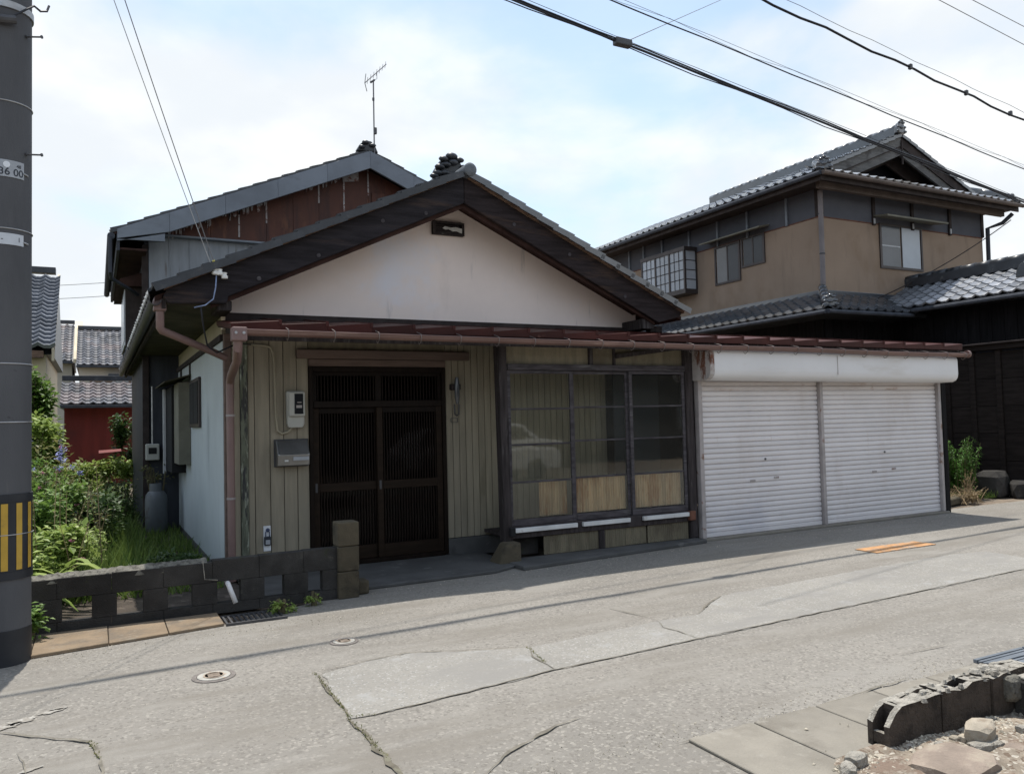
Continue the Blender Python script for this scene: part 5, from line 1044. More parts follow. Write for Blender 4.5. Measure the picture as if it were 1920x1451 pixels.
MB().tube([b0.lerp(b1, .55), b0.lerp(b1, .55) + Vector((0, 0, -.12)), tp + Vector((.02, 0, .02))], 0.005, 5).build('lead', 'cablegrey', an)

# ================================================================== RIGHT NEIGHBOUR
Rh = thing('neighbour_house', 'two storey brown house with grey tiled hip and gable roof at the right', 'house', (17, 12.3, 0))
WX0, WX1, WY0, WY1 = 14.10, 19.90, 12.30, 20.6
ZB, ZE = 5.90, 6.62
rw = MB().box(WX0, WX1, WY0, WY1, 0.0, ZB).build('wall', 'brownwall', Rh)
box('upper_band', 'greyband', Rh, WX0 - .004, WX1 + .004, WY0 - .004, WY1, ZB + .026, ZE + .02, 0)
box('band_trim', 'rustdark', Rh, WX0 - .012, WX1 + .012, WY0 - .012, WY1, ZB, ZB + .024, 0)
for x in (15.85, 17.2, 18.6): 
    box('band_post', 'band_dark', Rh, x - .06, x + .03, WY0 - .05, WY0 - .006, ZB - .03, ZE - .05, 0.004); box('post_foot', 'whiteframe', Rh, x - .055, x - .01, WY0 - .07, WY0 - .052, ZB + .0, ZB + .12, 0)
for y in (13.2, 14.45, 15.5, 16.6, 17.75, 18.6, 19.3):
    box('band_post', 'greybarge', Rh, WX0 - .05, WX0 - .006, y - .03, y + .03, ZB + .0, ZE - .05, 0.004)
box('corner_post', 'band_dark', Rh, WX0 - .02, WX0 + .13, WY0 - .02, WY0 + .1, ZB + .03, ZE - .02, 0.005); box('corner_post', 'band_dark', Rh, WX1 - .05, WX1 + .05, WY0 - .03, WY0 + .1, ZB + .03, ZE - .02, 0.005)
# corner pipe
pp = smoothang(MB().tube([(14.02, 12.18, 6.45), (14.03, 12.2, 5.0), (14.04, 12.22, 4.1)], 0.055, 10).build('downpipe', 'pipegrey', Rh))
for z in (5.92, 5.05): MB().lathe([(0.062, 0), (0.062, 0.03)], (14.03, 12.195, z), 10).build('pipe_clip', 'darksteel', pp)
smoothang(MB().tube([(20.3, 11.75, 6.45), (20.2, 11.95, 6.25), (19.98, 12.2, 6.15), (19.97, 12.22, 4.4)], 0.05, 8).build('downpipe', 'darkmetal', Rh))
# windows
def window(parent, x0, x1, z0, z1, y, mts, bars=0, hood=None):
    w = MB().box(x0, x0 + .05, y - .03, y + .02, z0, z1).box(x1 - .05, x1, y - .03, y + .02, z0, z1).box(x0 + .051, x1 - .051, y - .03, y + .02, z0, z0 + .06).box(x0 + .051, x1 - .051, y - .03, y + .02, z1 - .05, z1).build('window', 'alu_brown', parent)
    n_ = len(mts); pwid = (x1 - x0 - .1) / n_
    for i, mt in enumerate(mts):
        a = x0 + .05 + i * pwid
        box('pane', mt, w, a + .03, a + pwid - .03, y - .012 - .006 * i, y - .006 - .006 * i, z0 + .061, z1 - .051, 0)
        box('sash', 'whiteframe' if mt == 'frost' and i == 0 else 'alu_brown', w, a, a + .028, y - .02, y - .004, z0 + .061, z1 - .051, 0)
    return w
w1 = window(Rh, 16.02, 17.52, 4.90, 5.95, WY0, ('frostdark', 'frost'))
box('bar', 'whiteframe', w1, 16.1, 16.72, WY0 - .02, WY0 - .014, 5.42, 5.45, 0)
MB().prism([(15.80, WY0 - .42, 6.0), (15.80, WY0 - .01, 6.07), (15.80, WY0 - .01, 6.10), (15.80, WY0 - .42, 6.04)], (2.15, 0, 0)).build('window_hood', 'casegrey', Rh)
# left wall windows (built facing -X)
def xwindow(y0, y1, z0, z1, mts, x=WX0, name='window'):
    w = MB().box(x - .03, x + .02, y0, y0 + .05, z0, z1).box(x - .03, x + .02, y1 - .05, y1, z0, z1).box(x - .03, x + .02, y0 + .051, y1 - .051, z0, z0 + .05).box(x - .03, x + .02, y0 + .051, y1 - .051, z1 - .05, z1).build(name, 'alu_brown', Rh)
    n_ = len(mts); pw_ = (y1 - y0 - .1) / n_
    for i, mt in enumerate(mts):
        a = y0 + .05 + i * pw_; box('pane', mt, w, x - .012, x - .006, a + .025, a + pw_ - .025, z0 + .051, z1 - .051, 0); box('sash', 'alu_brown', w, x - .02, x - .013, a - .02, a + .02, z0 + .051, z1 - .051, 0)
    return w
xwindow(14.74, 15.65, 4.92, 5.90, ('paneblack', 'frostdark')); xwindow(13.92, 14.70, 5.20, 5.94, ('paneblack', 'paneblack'))
MB().prism([(WX0 - .35, 13.75, 5.98), (WX0 - .01, 13.75, 6.05), (WX0 - .01, 13.75, 6.08), (WX0 - .35, 13.75, 6.01)], (0, 2.1, 0)).build('window_hood', 'casegrey', Rh)
# bay window with white grid panes on the left wall
by0, by1, bx = 16.35, 18.2, WX0 - .42
bwn = MB().box(bx, WX0 + .02, by0, by1, 4.83, 4.95).build('bay_window', 'alu_brown', Rh); box('bay_head', 'alu_brown', bwn, bx - .02, WX0 + .02, by0 - .03, by1 + .03, 5.96, 6.06, 0)
for (a, b, mt) in ((by0 + .04, by0 + .60, 'frost'), (by0 + .66, by0 + 1.20, 'frost'), (by0 + 1.26, by1 - .04, 'frost')):
    box('pane', mt, bwn, bx + .01, bx + .016, a, b, 4.951, 5.959, 0)
for y in (by0 + .015, by0 + .63, by0 + 1.23, by1 - .015): box('mullion', 'alu_brown', bwn, bx - .01, bx + .03, y - .028, y + .028, 4.951, 5.959, 0)
for k in range(1, 4):
    box('glazing_bar', 'band_dark', bwn, bx + .001, bx + .009, by0 + .04, by1 - .04, 4.951 + k * .252 - .009, 4.951 + k * .252 + .009, 0)
for i in range(3):
    for k in (1, 2): y = by0 + .04 + i * .6 + k * .19; box('glazing_bar', 'band_dark', bwn, bx - .004, bx + .0005, y - .008, y + .008, 4.951, 5.959, 0)
box('pane', 'frost', bwn, bx + .04, WX0 - .04, by0 + .012, by0 + .018, 4.951, 5.959, 0)
for k in range(1, 4): box('glazing_bar', 'band_dark', bwn, bx + .03, WX0 - .02, by0 + .002, by0 + .011, 4.951 + k * .252 - .009, 4.951 + k * .252 + .009, 0)
for x in (bx + .015, WX0 - .02): box('mullion', 'alu_brown', bwn, x - .028, x + .028, by0 - .01, by0 + .03, 4.951, 5.959, 0)
# upper roof: hip skirt with the gable above
ZT = 6.66; PS = 0.415; EXL, EXR, EYF, EYB = 13.42, 20.38, 11.60, 21.3; RXM = (EXL + EXR) / 2; RZM = ZT + PS * (RXM - EXL)
GVY = 12.25   # gable verge
ur = MB()
zg = ZT + PS * (GVY + .6 - EYF)
def uz(x): return ZT + PS * min(x - EXL, EXR - x)
# left and right slopes as slabs (below the tiles), front skirt slab
ur.add([(EXL, EYF, ZT), (EXL, EYB, ZT), (RXM, EYB, RZM), (RXM, GVY, RZM), (EXL + (GVY - EYF), GVY, ZT + PS * (GVY - EYF))], [(0, 1, 2, 3, 4)])
ur.add([(EXR, EYF, ZT), (EXR, EYB, ZT), (RXM, EYB, RZM), (RXM, GVY, RZM), (EXR - (GVY - EYF), GVY, ZT + PS * (GVY - EYF))], [(4, 3, 2, 1, 0)])
s_ = 1.35
ur.add([(EXL, EYF, ZT), (EXR, EYF, ZT), (EXR - s_, EYF + s_, ZT + PS * s_), (EXL + s_, EYF + s_, ZT + PS * s_)], [(0, 1, 2, 3)])
ur.add([(EXL, EYF, ZT - .06), (EXR, EYF, ZT - .06), (EXR, EYB, ZT - .06), (EXL, EYB, ZT - .06)], [(0, 3, 2, 1)])
for (a, b) in (((EXL, EYF), (EXR, EYF)), ((EXR, EYF), (EXR, EYB)), ((EXR, EYB), (EXL, EYB)), ((EXL, EYB), (EXL, EYF))):
    ur.add([(a[0], a[1], ZT - .06), (b[0], b[1], ZT - .06), (b[0], b[1], ZT), (a[0], a[1], ZT)], [(0, 1, 2, 3)])
uroof = ur.build('upper_roof', 'tile', Rh, recalc=False)
for (x0, x1, y0, y1) in ((EXL + .02, EXR - .02, EYF + .03, EYF + .06), (EXL + .03, EXL + .06, EYF + .06, EYB)):
    box('eave_fascia', 'band_dark', Rh, x0, x1, y0, y1, ZT - .19, ZT - .062, 0)
box('eave_soffit', 'band_dark', Rh, EXL + .06, EXR - .02, EYF + .06, WY0, ZT - .12, ZT - .09, 0); box('eave_soffit', 'band_dark', Rh, EXL + .06, WX0, WY0, EYB, ZT - .12, ZT - .09, 0)
box('eave_beam', 'eavebrown', Rh, EXL + .25, EXR - .2, EYF + .28, EYF + .38, ZT - .26, ZT - .121, 0)
smoothang(MB().tube([(EXL - .06, EYF - .02, ZT - .06), (EXL - .06, EYB, ZT - .06)], 0.05, 8).build('gutter', 'darkmetal', Rh))
smoothang(MB().tube([(EXL - .02, EYF - .06, ZT - .06), (EXR + .02, EYF - .06, ZT - .06)], 0.05, 8).build('gutter', 'eavebrown', Rh))
nL = 34
tiles(uroof, (EXL, EYB - .1, ZT), (0, -1, 0), (1, 0, PS), 35, 14, 0.27, 0.262, 'tilegrey', rows=(0,), jit=.006,
      keep=lambda i, j: (EYB - .1 - (i + 1) * .27) > min(EYF + j * .24, GVY) - .1)
tiles(uroof, (EXL + .05, EYF, ZT), (1, 0, 0), (0, 1, PS), 25, 5, 0.272, 0.262, 'tilegrey', rows=(0, 1, 2), jit=.006,
      keep=lambda i, j: j * .24 - .05 < i * .272 + .1 and (EXR - EXL) - (i + 1) * .272 > j * .24 - .12)
tiles(uroof, (EXR, EYF, ZT), (0, 1, 0), (-1, 0, PS), 35, 14, 0.27, 0.262, 'tilegrey', rows=(), jit=.006, keep=lambda i, j: EYF + i * .27 > min(EYF + j * .24, GVY) - .1)
cres = MB().prism([(0, .085 * math.cos(PI + PI * k / 10), .06 * math.sin(PI + PI * k / 10)) for k in range(11)], (0.012, 0, 0)).mesh('eave_glint', 'porcelain')  # white half discs stand in for sky glare in the eave tile troughs
for k in range(34): put('eave_glint', cres, uroof, Matrix.Translation((EXL - .066, EYB - .1 - k * .27 - .135, ZT + .080)))
# hips, ridge, ornaments
def ridge_run(parent, a, b, h=0.16, w=0.2, mt='tilegrey'):
    a = Vector(a); b = Vector(b); d = b - a; n_ = max(1, int(d.length / .33))
    MB().bar(a + Vector((0, 0, h * .35)), b + Vector((0, 0, h * .35)), w * .9, h * .8).build('ridge_course', mt, parent)
    for k in range(n_):
        p, q = a + d * (k / n_), a + d * ((k + 1) / n_) + d.normalized() * .02
        MB().tube([p + Vector((0, 0, h * .75)), q + Vector((0, 0, h * .75 - .012))], w * .42, 8).build('ridge_tile', mt, parent, smooth=True)
ridge_run(uroof, (RXM, GVY + .1, RZM + .02), (RXM, EYB - 2.5, RZM + .02), .24, .24)
ridge_run(uroof, (EXL + .1, EYF + .1, ZT + .06), (EXL + 1.1, EYF + 1.1, ZT + PS * 1.1 + .04)); ridge_run(uroof, (EXR - .1, EYF + .1, ZT + .06), (EXR - 1.1, EYF + 1.1, ZT + PS * 1.1 + .04))
def ornament(parent, c, w, h, ang=0.0, mt='tilegrey'):
    global orn
    c = Vector(c); Rm = Matrix.Translation(c) @ Matrix.Rotation(ang, 4, 'Z')
    mb_ = MB().prism([Vector((x, 0, z)) for x, z in ((-w * .5, 0), (w * .5, 0), (w * .45, h * .45), (w * .3, h * .8), (0, h), (-w * .3, h * .8), (-w * .45, h * .45))], (0, .1, 0))
    mb_.v = [tuple(Rm @ Vector(p)) for p in mb_.v]
    o = mb_.build('ridge_ornament', mt, parent, bevel=0.02)
    orn2 = o
    for (x, z, r_) in ((-w * .42, h * .15, w * .14), (w * .42, h * .15, w * .14), (-w * .36, h * .5, w * .14), (w * .36, h * .5, w * .14), (-w * .2, h * .85, w * .15), (w * .2, h * .85, w * .15), (0, h * .98, w * .16), (0, h * .45, w * .18)):
        bm = bmesh.new(); bmesh.ops.create_uvsphere(bm, u_segments=9, v_segments=6, radius=r_)
        for v in bm.verts: v.co = Rm @ (Vector((v.co.x * 1.25, v.co.y * .8, v.co.z * .72)) + Vector((x, 0, z)))
        me = bpy.data.meshes.new('ornament_lobe'); bm.to_mesh(me); bm.free(); me.polygons.foreach_set('use_smooth', [True] * len(me.polygons)); me.materials.append(M[mt]); put('ornament_lobe', me, o)
ornament(uroof, (RXM, GVY - .02, RZM + .05), .30, .30)
ornament(uroof, (EXL + .15, EYF + .05, ZT + .06), .30, .26, -PI / 4); ornament(uroof, (EXR - .15, EYF + .1, ZT + .06), .26, .2, PI / 4)
# gable: set-back wall, bargeboards, soffit
gx = lambda z: (z - ZT) / PS
GB = ZT + PS * (GVY + .75 - EYF)
MB().prism([(RXM - (RZM - GB) / PS, GVY + .75, GB), (RXM + (RZM - GB) / PS, GVY + .75, GB), (RXM, GVY + .75, RZM - .05)], (0, .1, 0)).build('gable_wall', 'blackrender', Rh)
for sgn in (-1, 1):
    xe = RXM + sgn * 2.75; ze = RZM - PS * 2.75
    def gb(nm, mt, y, d0, d1, th, x_end=xe):
        zz = RZM - PS * abs(x_end - RXM); MB().prism([(RXM + sgn * .001, y, RZM - d0), (x_end, y, zz - d0), (x_end, y, zz - d1), (RXM + sgn * .001, y, RZM - d1)], (0, th, 0)).build(nm, mt, Rh)
    gb('barge_board', 'gablegrey' if sgn < 0 else 'band_dark', GVY + .02, .03, .25, .06); gb('barge_board', 'gablegrey', GVY + .045, .253, .46, .05, RXM + sgn * 2.3)
    gb('barge_batten', 'band_dark', GVY + .012, .238, .262, .03, RXM + sgn * 2.6)
    MB().prism([(RXM, GVY + .1, RZM - .05), (xe, GVY + .1, ze - .05), (xe, GVY + .1, ze - .09), (RXM, GVY + .1, RZM - .09)], (0, .7, 0)).build('gable_soffit', 'eavebrown', Rh)
    gb('inner_barge', 'band_dark', GVY + .45, .16, .55, .05, RXM + sgn * 2.2)
lay_verge(uroof, RXM - 2.95, RZM - PS * 2.95 + .01, -1, 12, .262, GVY + .02, vt[1], PS); lay_verge(uroof, RXM + 2.95, RZM - PS * 2.95 + .01, 1, 12, .262, GVY + .02, vt[1], PS)
box('gable_pendant', 'band_dark', Rh, RXM - .02, RXM + .02, GVY - .02, GVY + .018, RZM - .70, RZM - .12, 0.01)
# lower roof (left and front) and the wing to the right
LXL, LYF, LZ, LS = 13.08, 11.30, 3.70, 0.48
lr = MB()
d_ = WX0 - LXL
lr.add([(LXL, LYF, LZ), (LXL, 20.6, LZ), (WX0 + .02, 20.6, LZ + LS * d_), (WX0 + .02, WY0 + .02, LZ + LS * d_)], [(0, 1, 2, 3)])
lr.add([(LXL, LYF, LZ), (16.6, LYF, LZ), (16.6, WY0 + .02, LZ + LS * d_), (WX0 + .02, WY0 + .02, LZ + LS * d_)], [(0, 1, 2, 3)])
lr.add([(LXL, LYF, LZ - .07), (16.6, LYF, LZ - .07), (16.6, WY0, LZ - .07), (LXL, WY0, LZ - .07)], [(0, 3, 2, 1)]); lr.add([(LXL, WY0, LZ - .07), (WX0, WY0, LZ - .07), (WX0, 20.6, LZ - .07), (LXL, 20.6, LZ - .07)], [(0, 3, 2, 1)])
lr.add([(LXL, LYF, LZ - .07), (16.6, LYF, LZ - .07), (16.6, LYF, LZ), (LXL, LYF, LZ)], [(0, 1, 2, 3)]); lr.add([(LXL, 20.6, LZ - .07), (LXL, LYF, LZ - .07), (LXL, LYF, LZ), (LXL, 20.6, LZ)], [(0, 1, 2, 3)])
lroof = lr.build('lower_roof', 'tile', Rh, recalc=False)
tiles(lroof, (LXL - .02, 20.5, LZ), (0, -1, 0), (1, 0, LS), 34, 5, .27, .225, 'tilegrey', rows=(0, 1, 2), cols=range(14, 34), jit=.006, keep=lambda i, j: 20.5 - (i + 1) * .27 > LYF + j * .2 - .12)
tiles(lroof, (LXL + .05, LYF - .02, LZ), (1, 0, 0), (0, 1, LS), 10, 5, .27, .225, 'tilegrey', rows=(0, 1), jit=.006, keep=lambda i, j: i * .27 > j * .2 - .1)
ridge_run(lroof, (LXL + .1, LYF + .1, LZ + .07), (WX0 - .02, WY0 - .02, LZ + LS * d_ + .05), .17, .2)
ornament(lroof, (LXL + .12, LYF + .02, LZ + .06), .28, .23, -PI / 4)
box('wall_flashing', 'tilegrey', Rh, WX0 - .06, WX0 - .005, WY0 - .06, 20.6, LZ + LS * d_ - .01, LZ + LS * d_ + .10, 0.01); box('wall_flashing', 'tilegrey', Rh, WX0 - .06, 17.6, WY0 - .06, WY0 - .005, LZ + LS * d_ - .01, LZ + LS * d_ + .10, 0.01)
smoothang(MB().tube([(LXL - .07, LYF - .02, LZ - .06), (LXL - .07, 20.5, LZ - .06)], .045, 8).build('gutter', 'darkmetal', Rh)); smoothang(MB().tube([(LXL - .05, LYF - .07, LZ - .06), (15.6, LYF - .07, LZ - .05)], .045, 8).build('gutter', 'darkmetal', Rh))
EXW, RXW, WYF = 15.62, 16.95, 7.6
wr = MB(); zr_ = LZ + .12 + LS * (RXW - EXW)
wr.add([(EXW, WYF, LZ + .12), (EXW, WY0 + .02, LZ + .12), (RXW, WY0 + .02, zr_), (RXW, WYF, zr_)], [(0, 1, 2, 3)]); wr.add([(RXW, WYF, zr_), (RXW, WY0, zr_), (RXW + 3.3, WY0, LZ + .05), (RXW + 3.3, WYF, LZ + .05)], [(0, 1, 2, 3)])
wr.add([(EXW, WYF, LZ + .05), (EXW, WY0, LZ + .05), (RXW + 3.3, WY0, LZ + .05), (RXW + 3.3, WYF, LZ + .05)], [(3, 2, 1, 0)]); wr.add([(EXW, WYF, LZ + .05), (EXW, WYF, LZ + .12), (EXW, WY0, LZ + .12), (EXW, WY0, LZ + .05)], [(0, 1, 2, 3)])
wroof = wr.build('wing_roof', 'tile', Rh, recalc=False)
tiles(wroof, (EXW - .02, 12.25, LZ + .13), (0, -1, 0), (1, 0, LS), 17, 6, .27, .25, 'tileshine', rows=range(6), cols=range(0, 13), jit=.008)
ridge_run(wroof, (RXW, WYF, zr_ + .04), (RXW, WY0, zr_ + .04), .24, .24, 'tile')
smoothang(MB().tube([(EXW - .07, WYF, LZ + .05), (EXW - .07, 11.2, LZ + .05)], .045, 8).build('gutter', 'darkmetal', Rh))
ornament(wroof, (EXW + .3, 9.0, LZ + .42), .34, .30, PI / 2)
# ground floor walls under the lower roofs: dark boards
def board_wall(p0, p1, z0, z1, n_, mt, nm='wall_board', out=(0, 0, 0)):
    p0 = Vector(p0); p1 = Vector(p1); d = (p1 - p0) / n_; nrm = Vector((d.y, -d.x, 0)).normalized() * .02
    for i in range(n_):
        a = p0 + d * i + d * .02; b = p0 + d * (i + 1) - d * .02
        MB().prism([(a.x, a.y, z0), (b.x, b.y, z0), (b.x, b.y, z1), (a.x, a.y, z1)], nrm).build(nm, mt, Rh)
board_wall((13.98, 16.0, 0), (13.98, 12.18, 0), 0.1, 3.72, 16, 'blackboard'); board_wall((13.98, 12.18, 0), (16.2, 12.18, 0), 0.1, 3.72, 9, 'blackboard'); board_wall((16.2, 12.18, 0), (16.2, 7.6, 0), 0.1, 3.75, 18, 'blackboard')
box('wing_wall', 'blackrender', Rh, 16.25, 20.2, 7.7, 12.2, 0, 3.75, 0)
# rail and low roof of the dark fence
fn = thing('board_fence', 'dark brown board fence with a rail on top at the right edge behind the bushes', 'fence', (15.3, 10.4, 0))
for i in range(7):
    y1 = 11.3 - i * .52; box('fence_post', 'brownboard', fn, 15.20, 15.30, y1 - .05, y1 + .05, 0, 2.72, 0.005)
    if i < 6:
        for k in range(5): box('fence_board', 'brownboard', fn, 15.235, 15.26, y1 - .47, y1 - .055, .1 + k * .52, .1 + k * .52 + .512, 0.004)
box('top_rail', 'brownboard', fn, 15.12, 15.38, 8.0, 11.4, 2.73, 2.83, 0.006); box('rail_cap', 'band_dark', fn, 15.05, 15.45, 7.9, 11.5, 2.832, 2.862, 0.004)

# ================================================================== FAR HOUSES, LEFT
F1 = thing('far_house', 'house with silver grey tiled roof and cream verge board just right of the utility pole', 'house', (-3.0, 19, 0))
a_ = gy(96, 652, 18.0); t_ = gy(101, 514, 20.9)
up_ = Vector((0, t_.y - a_.y, t_.z - a_.z)); Ls = up_.length
xe = a_.x + .02
MB().prism([(xe - 5, 18.15, a_.z - .12), (xe - 5, 20.9, t_.z - .12), (xe - 5, 23.7, a_.z - .12)], (5, 0, 0)).build('roof', 'tile', F1)
f1r = bpy.data.objects['roof.002'] if 'roof.002' in bpy.data.objects else F1
tile_field('roof_tile_field', F1, (xe + .05 - 14 * .29, 18.0, a_.z + .01), (1, 0, 0), up_, 14, int(Ls / .175), .29, .175, 'tilestripe', .06, .075)
MB().prism([(xe - .01, 17.95, a_.z - .26), (xe - .01, 20.9, t_.z - .20), (xe - .01, 20.9, t_.z + .0), (xe - .01, 17.95, a_.z - .03)], (.045, 0, 0)).build('verge_board', 'creamboard', F1)
box('ridge_course', 'tile', F1, xe - 5, xe - .05, 20.8, 21.05, t_.z, t_.z + .14, 0.01)
box('wall', 'creamboard', F1, xe - .42, xe - .12, 18.2, 23.5, 0, a_.z - .1, 0); box('wall', 'farbrown', F1, xe - 5, xe - .43, 18.3, 23.5, 0, a_.z - .1, 0)
box('eave_board', 'rawedge', F1, xe - 5, xe - .15, 17.98, 18.06, a_.z - .2, a_.z - .06, 0)
def far_house(lab, px0, px1, pyE, pyT, Yf, dep, mt_wall, parts=True, mt='tilefar', verge=None, bottom=0):
    a = gy(px0, pyE, Yf); b = gy(px1, pyE, Yf); t = gy((px0 + px1) / 2, pyT, Yf + dep)
    ze = (a.z + b.z) / 2; h = thing('far_house', lab, 'house', ((a.x + b.x) / 2, Yf, 0)); up = Vector((0, dep, t.z - ze)); L_ = up.length
    r_ = MB().prism([(a.x, Yf + .1, ze - .1), (a.x, Yf + dep, t.z - .1), (a.x, Yf + 2 * dep, ze - .1)], (b.x - a.x, 0, 0)).build('roof', 'tile', h)
    tile_field('roof_tile_field', r_, (a.x, Yf, ze), (1, 0, 0), up, max(2, int((b.x - a.x) / .29)), max(2, int(L_ / .27)), .29, .27, mt, .055, .035)
    box('ridge_course', 'tile', r_, a.x, b.x, Yf + dep - .12, Yf + dep + .12, t.z, t.z + .16, 0.01)
    box('wall', mt_wall, h, a.x + .1, b.x - .05, Yf + .45, Yf + 2 * dep - .4, bottom, ze - .08, 0)
    box('gutter', 'darkmetal', h, a.x, b.x, Yf - .1, Yf - .01, ze - .12, ze - .03, 0.01)
    if verge:
        MB().prism([(b.x + .02, Yf - .1, ze - .1), (b.x + .02, Yf + dep, t.z), (b.x + .02, Yf + dep, t.z + .14), (b.x + .02, Yf - .1, ze + .07)], (.30, 0, 0)).build('verge_board', 'creamboard', r_)
    return h, a, b, t, ze
h2, a2, b2, t2, z2 = far_house('far house with bluish grey tiles left of a cream verge board', 92, 137, 676, 607, 39, 3.4, 'farwall', verge=True)
h3, a3, b3, t3, z3 = far_house('far house with purplish grey tiles and pale walls behind the red shed', 143, 262, 684, 619, 38, 3.6, 'farwall')
for i in range(2):
    x0 = a3.x + 1.45 + i * .62; fr_ = box('window', 'farbrown', h3, x0 - .03, x0 + .58, 38.40, 38.44, z3 - 1.25, z3 - .55, 0); box('pane', 'frost', fr_, x0 + .02, x0 + .53, 38.385, 38.398, z3 - 1.2, z3 - .6, 0)
box('wall_panel', 'farbrown', h3, a3.x + .5, a3.x + 1.35, 38.41, 38.44, z3 - 1.5, z3 - .45, 0); box('window_hood', 'darkmetal', h3, a3.x + 1.2, b3.x - .2, 38.0, 38.44, z3 - .48, z3 - .38, 0)
h4, a4, b4, t4, z4 = far_house('low shed with grey tiled roof and dark red wall at the end of the garden', 112, 262, 757, 714, 27, 1.9, 'redwall')
rpl = MB().prism([(.05, 19.0, 1.12), (.48, 19.0, 1.15), (.48, 19.5, 1.19), (.05, 19.5, 1.17)], (0, 0, .02)).build('board', 'redwall'); tag(rpl, 'reddish metal sheet lying on the plants in front of the red shed', 'metal sheet')

# ================================================================== HOUSE ACROSS THE STREET (behind the viewpoint; mirrored in the porch glass)
for (x0, x1, yf, ze, nb, lab) in ((-9.0, 7.5, -7.5, 3.4, 22, 'dark boarded house across the street mirrored in the porch glass'), (9.5, 24.0, -8.5, 3.6, 18, 'second dark boarded house across the street farther right in the mirror image')):
    sh = thing('street_house', lab, 'house', ((x0 + x1) / 2, yf, 0), 'houses across the street'); w_ = (x1 - x0) / nb
    box('wall', 'blackrender', sh, x0, x1, yf - 7, yf - .03, 0, ze, 0)
    for i in range(nb): box('wall_board', 'brownboard', sh, x0 + i * w_ + .006, x0 + (i + 1) * w_ - .006, yf - .028, yf, 0.1, ze - .1, 0)
    for i in range(3):
        xa = x0 + (x1 - x0) * (.14 + .29 * i)
        for zb in (.9,): fr_ = box('window', 'alu_brown', sh, xa, xa + 1.7, yf + .001, yf + .05, zb, zb + 1.2, 0); box('pane', 'frostdark', fr_, xa + .06, xa + .83, yf + .051, yf + .056, zb + .06, zb + 1.14, 0); box('pane', 'frostdark', fr_, xa + .87, xa + 1.64, yf + .051, yf + .056, zb + .06, zb + 1.14, 0)
    MB().prism([(x0 - .5, yf + .7, ze - .1), (x0 - .5, yf - 3.5, ze + 1.4), (x0 - .5, yf - 7.7, ze - .1)], (x1 - x0 + 1, 0, 0)).build('roof', 'tile', sh)

# white car parked across the street: its roof line is mirrored in the first porch sash
car = thing('parked_car', 'white car parked across the street, its roof line mirrored in the leftmost porch sash', 'car', (9.7, -4.0, 0))
cz = -0.03
low = [(7.55, .30), (11.85, .30), (11.9, .62), (11.75, .86), (11.2, .92), (8.3, .95), (7.65, .92), (7.5, .70)]
top = [(7.72, .93), (11.12, .915), (10.55, 1.36), (10.0, 1.45), (8.7, 1.46), (8.05, 1.38)]
cb = MB().prism([(x, -4.75, z + cz) for x, z in low], (0, 1.55, 0)).build('body', 'shutterbox', car, bevel=.07)
cr_ = MB().prism([(x, -4.62, z + cz) for x, z in top], (0, 1.29, 0)).build('cabin', 'shutterbox', car, bevel=.06)
for y in (-4.628, -3.332):
    for poly in ([(8.05, .98), (9.3, .98), (9.3, 1.36), (8.25, 1.34)], [(9.38, .98), (10.88, .96), (10.45, 1.30), (9.9, 1.36), (9.38, 1.36)]):
        MB().prism([(x, y, z + cz) for x, z in poly], (0, .006 if y > -4 else -.006, 0)).build('window', 'meterglass', cr_)
for x in (8.35, 11.05):
    for y in (-4.76, -3.36):
        w_ = smoothang(MB().lathe([(.18, 0), (.30, .01), (.31, .05), (.31, .13), (.30, .17), (.18, .18)], (x, y, .31 + cz), 20, axis='y').build('wheel', 'guardblack', car)); MB().lathe([(.02, .0), (.17, .02), (.17, .16), (.02, .18)], (x, y, .31 + cz), 14, axis='y').build('rim', 'steel', w_)
for y in (-4.5, -3.5): box('headlight', 'plategrey', cb, 11.80, 11.90, y - .12, y + .12, .62 + cz, .76 + cz, .02)

# ================================================================== PLANTS
def leaves(mb, rng, c, rad, n_, size, shell=.55, flat=.35, long=1.6):
    for k in range(n_):
        d = Vector((rng.gauss(0, 1), rng.gauss(0, 1), rng.gauss(0, 1))).normalized(); r_ = shell + (1 - shell) * rng.random() ** .6
        p = Vector((c[0] + d.x * rad[0] * r_, c[1] + d.y * rad[1] * r_, c[2] + d.z * rad[2] * r_))
        leaf1(mb, rng, p, size * rng.uniform(.6, 1.35), flat, long)
def leaf1(mb, rng, p, s, flat=.35, long=1.6):
    a = rng.uniform(0, 2 * PI); t = rng.gauss(flat, .35); d = Vector((math.cos(a) * math.cos(t), math.sin(a) * math.cos(t), math.sin(t) * rng.choice((1, -1, -1)))); q = d.cross(Vector((0, 0, 1)))
    if q.length < .1: q = Vector((1, 0, 0))
    q.normalize(); nn = q.cross(d) * s * .12; w = s / long * .5
    mb.add([p, p + d * s * .5 + q * w + nn, p + d * s, p + d * s * .5 - q * w + nn], [(0, 1, 2, 3)])
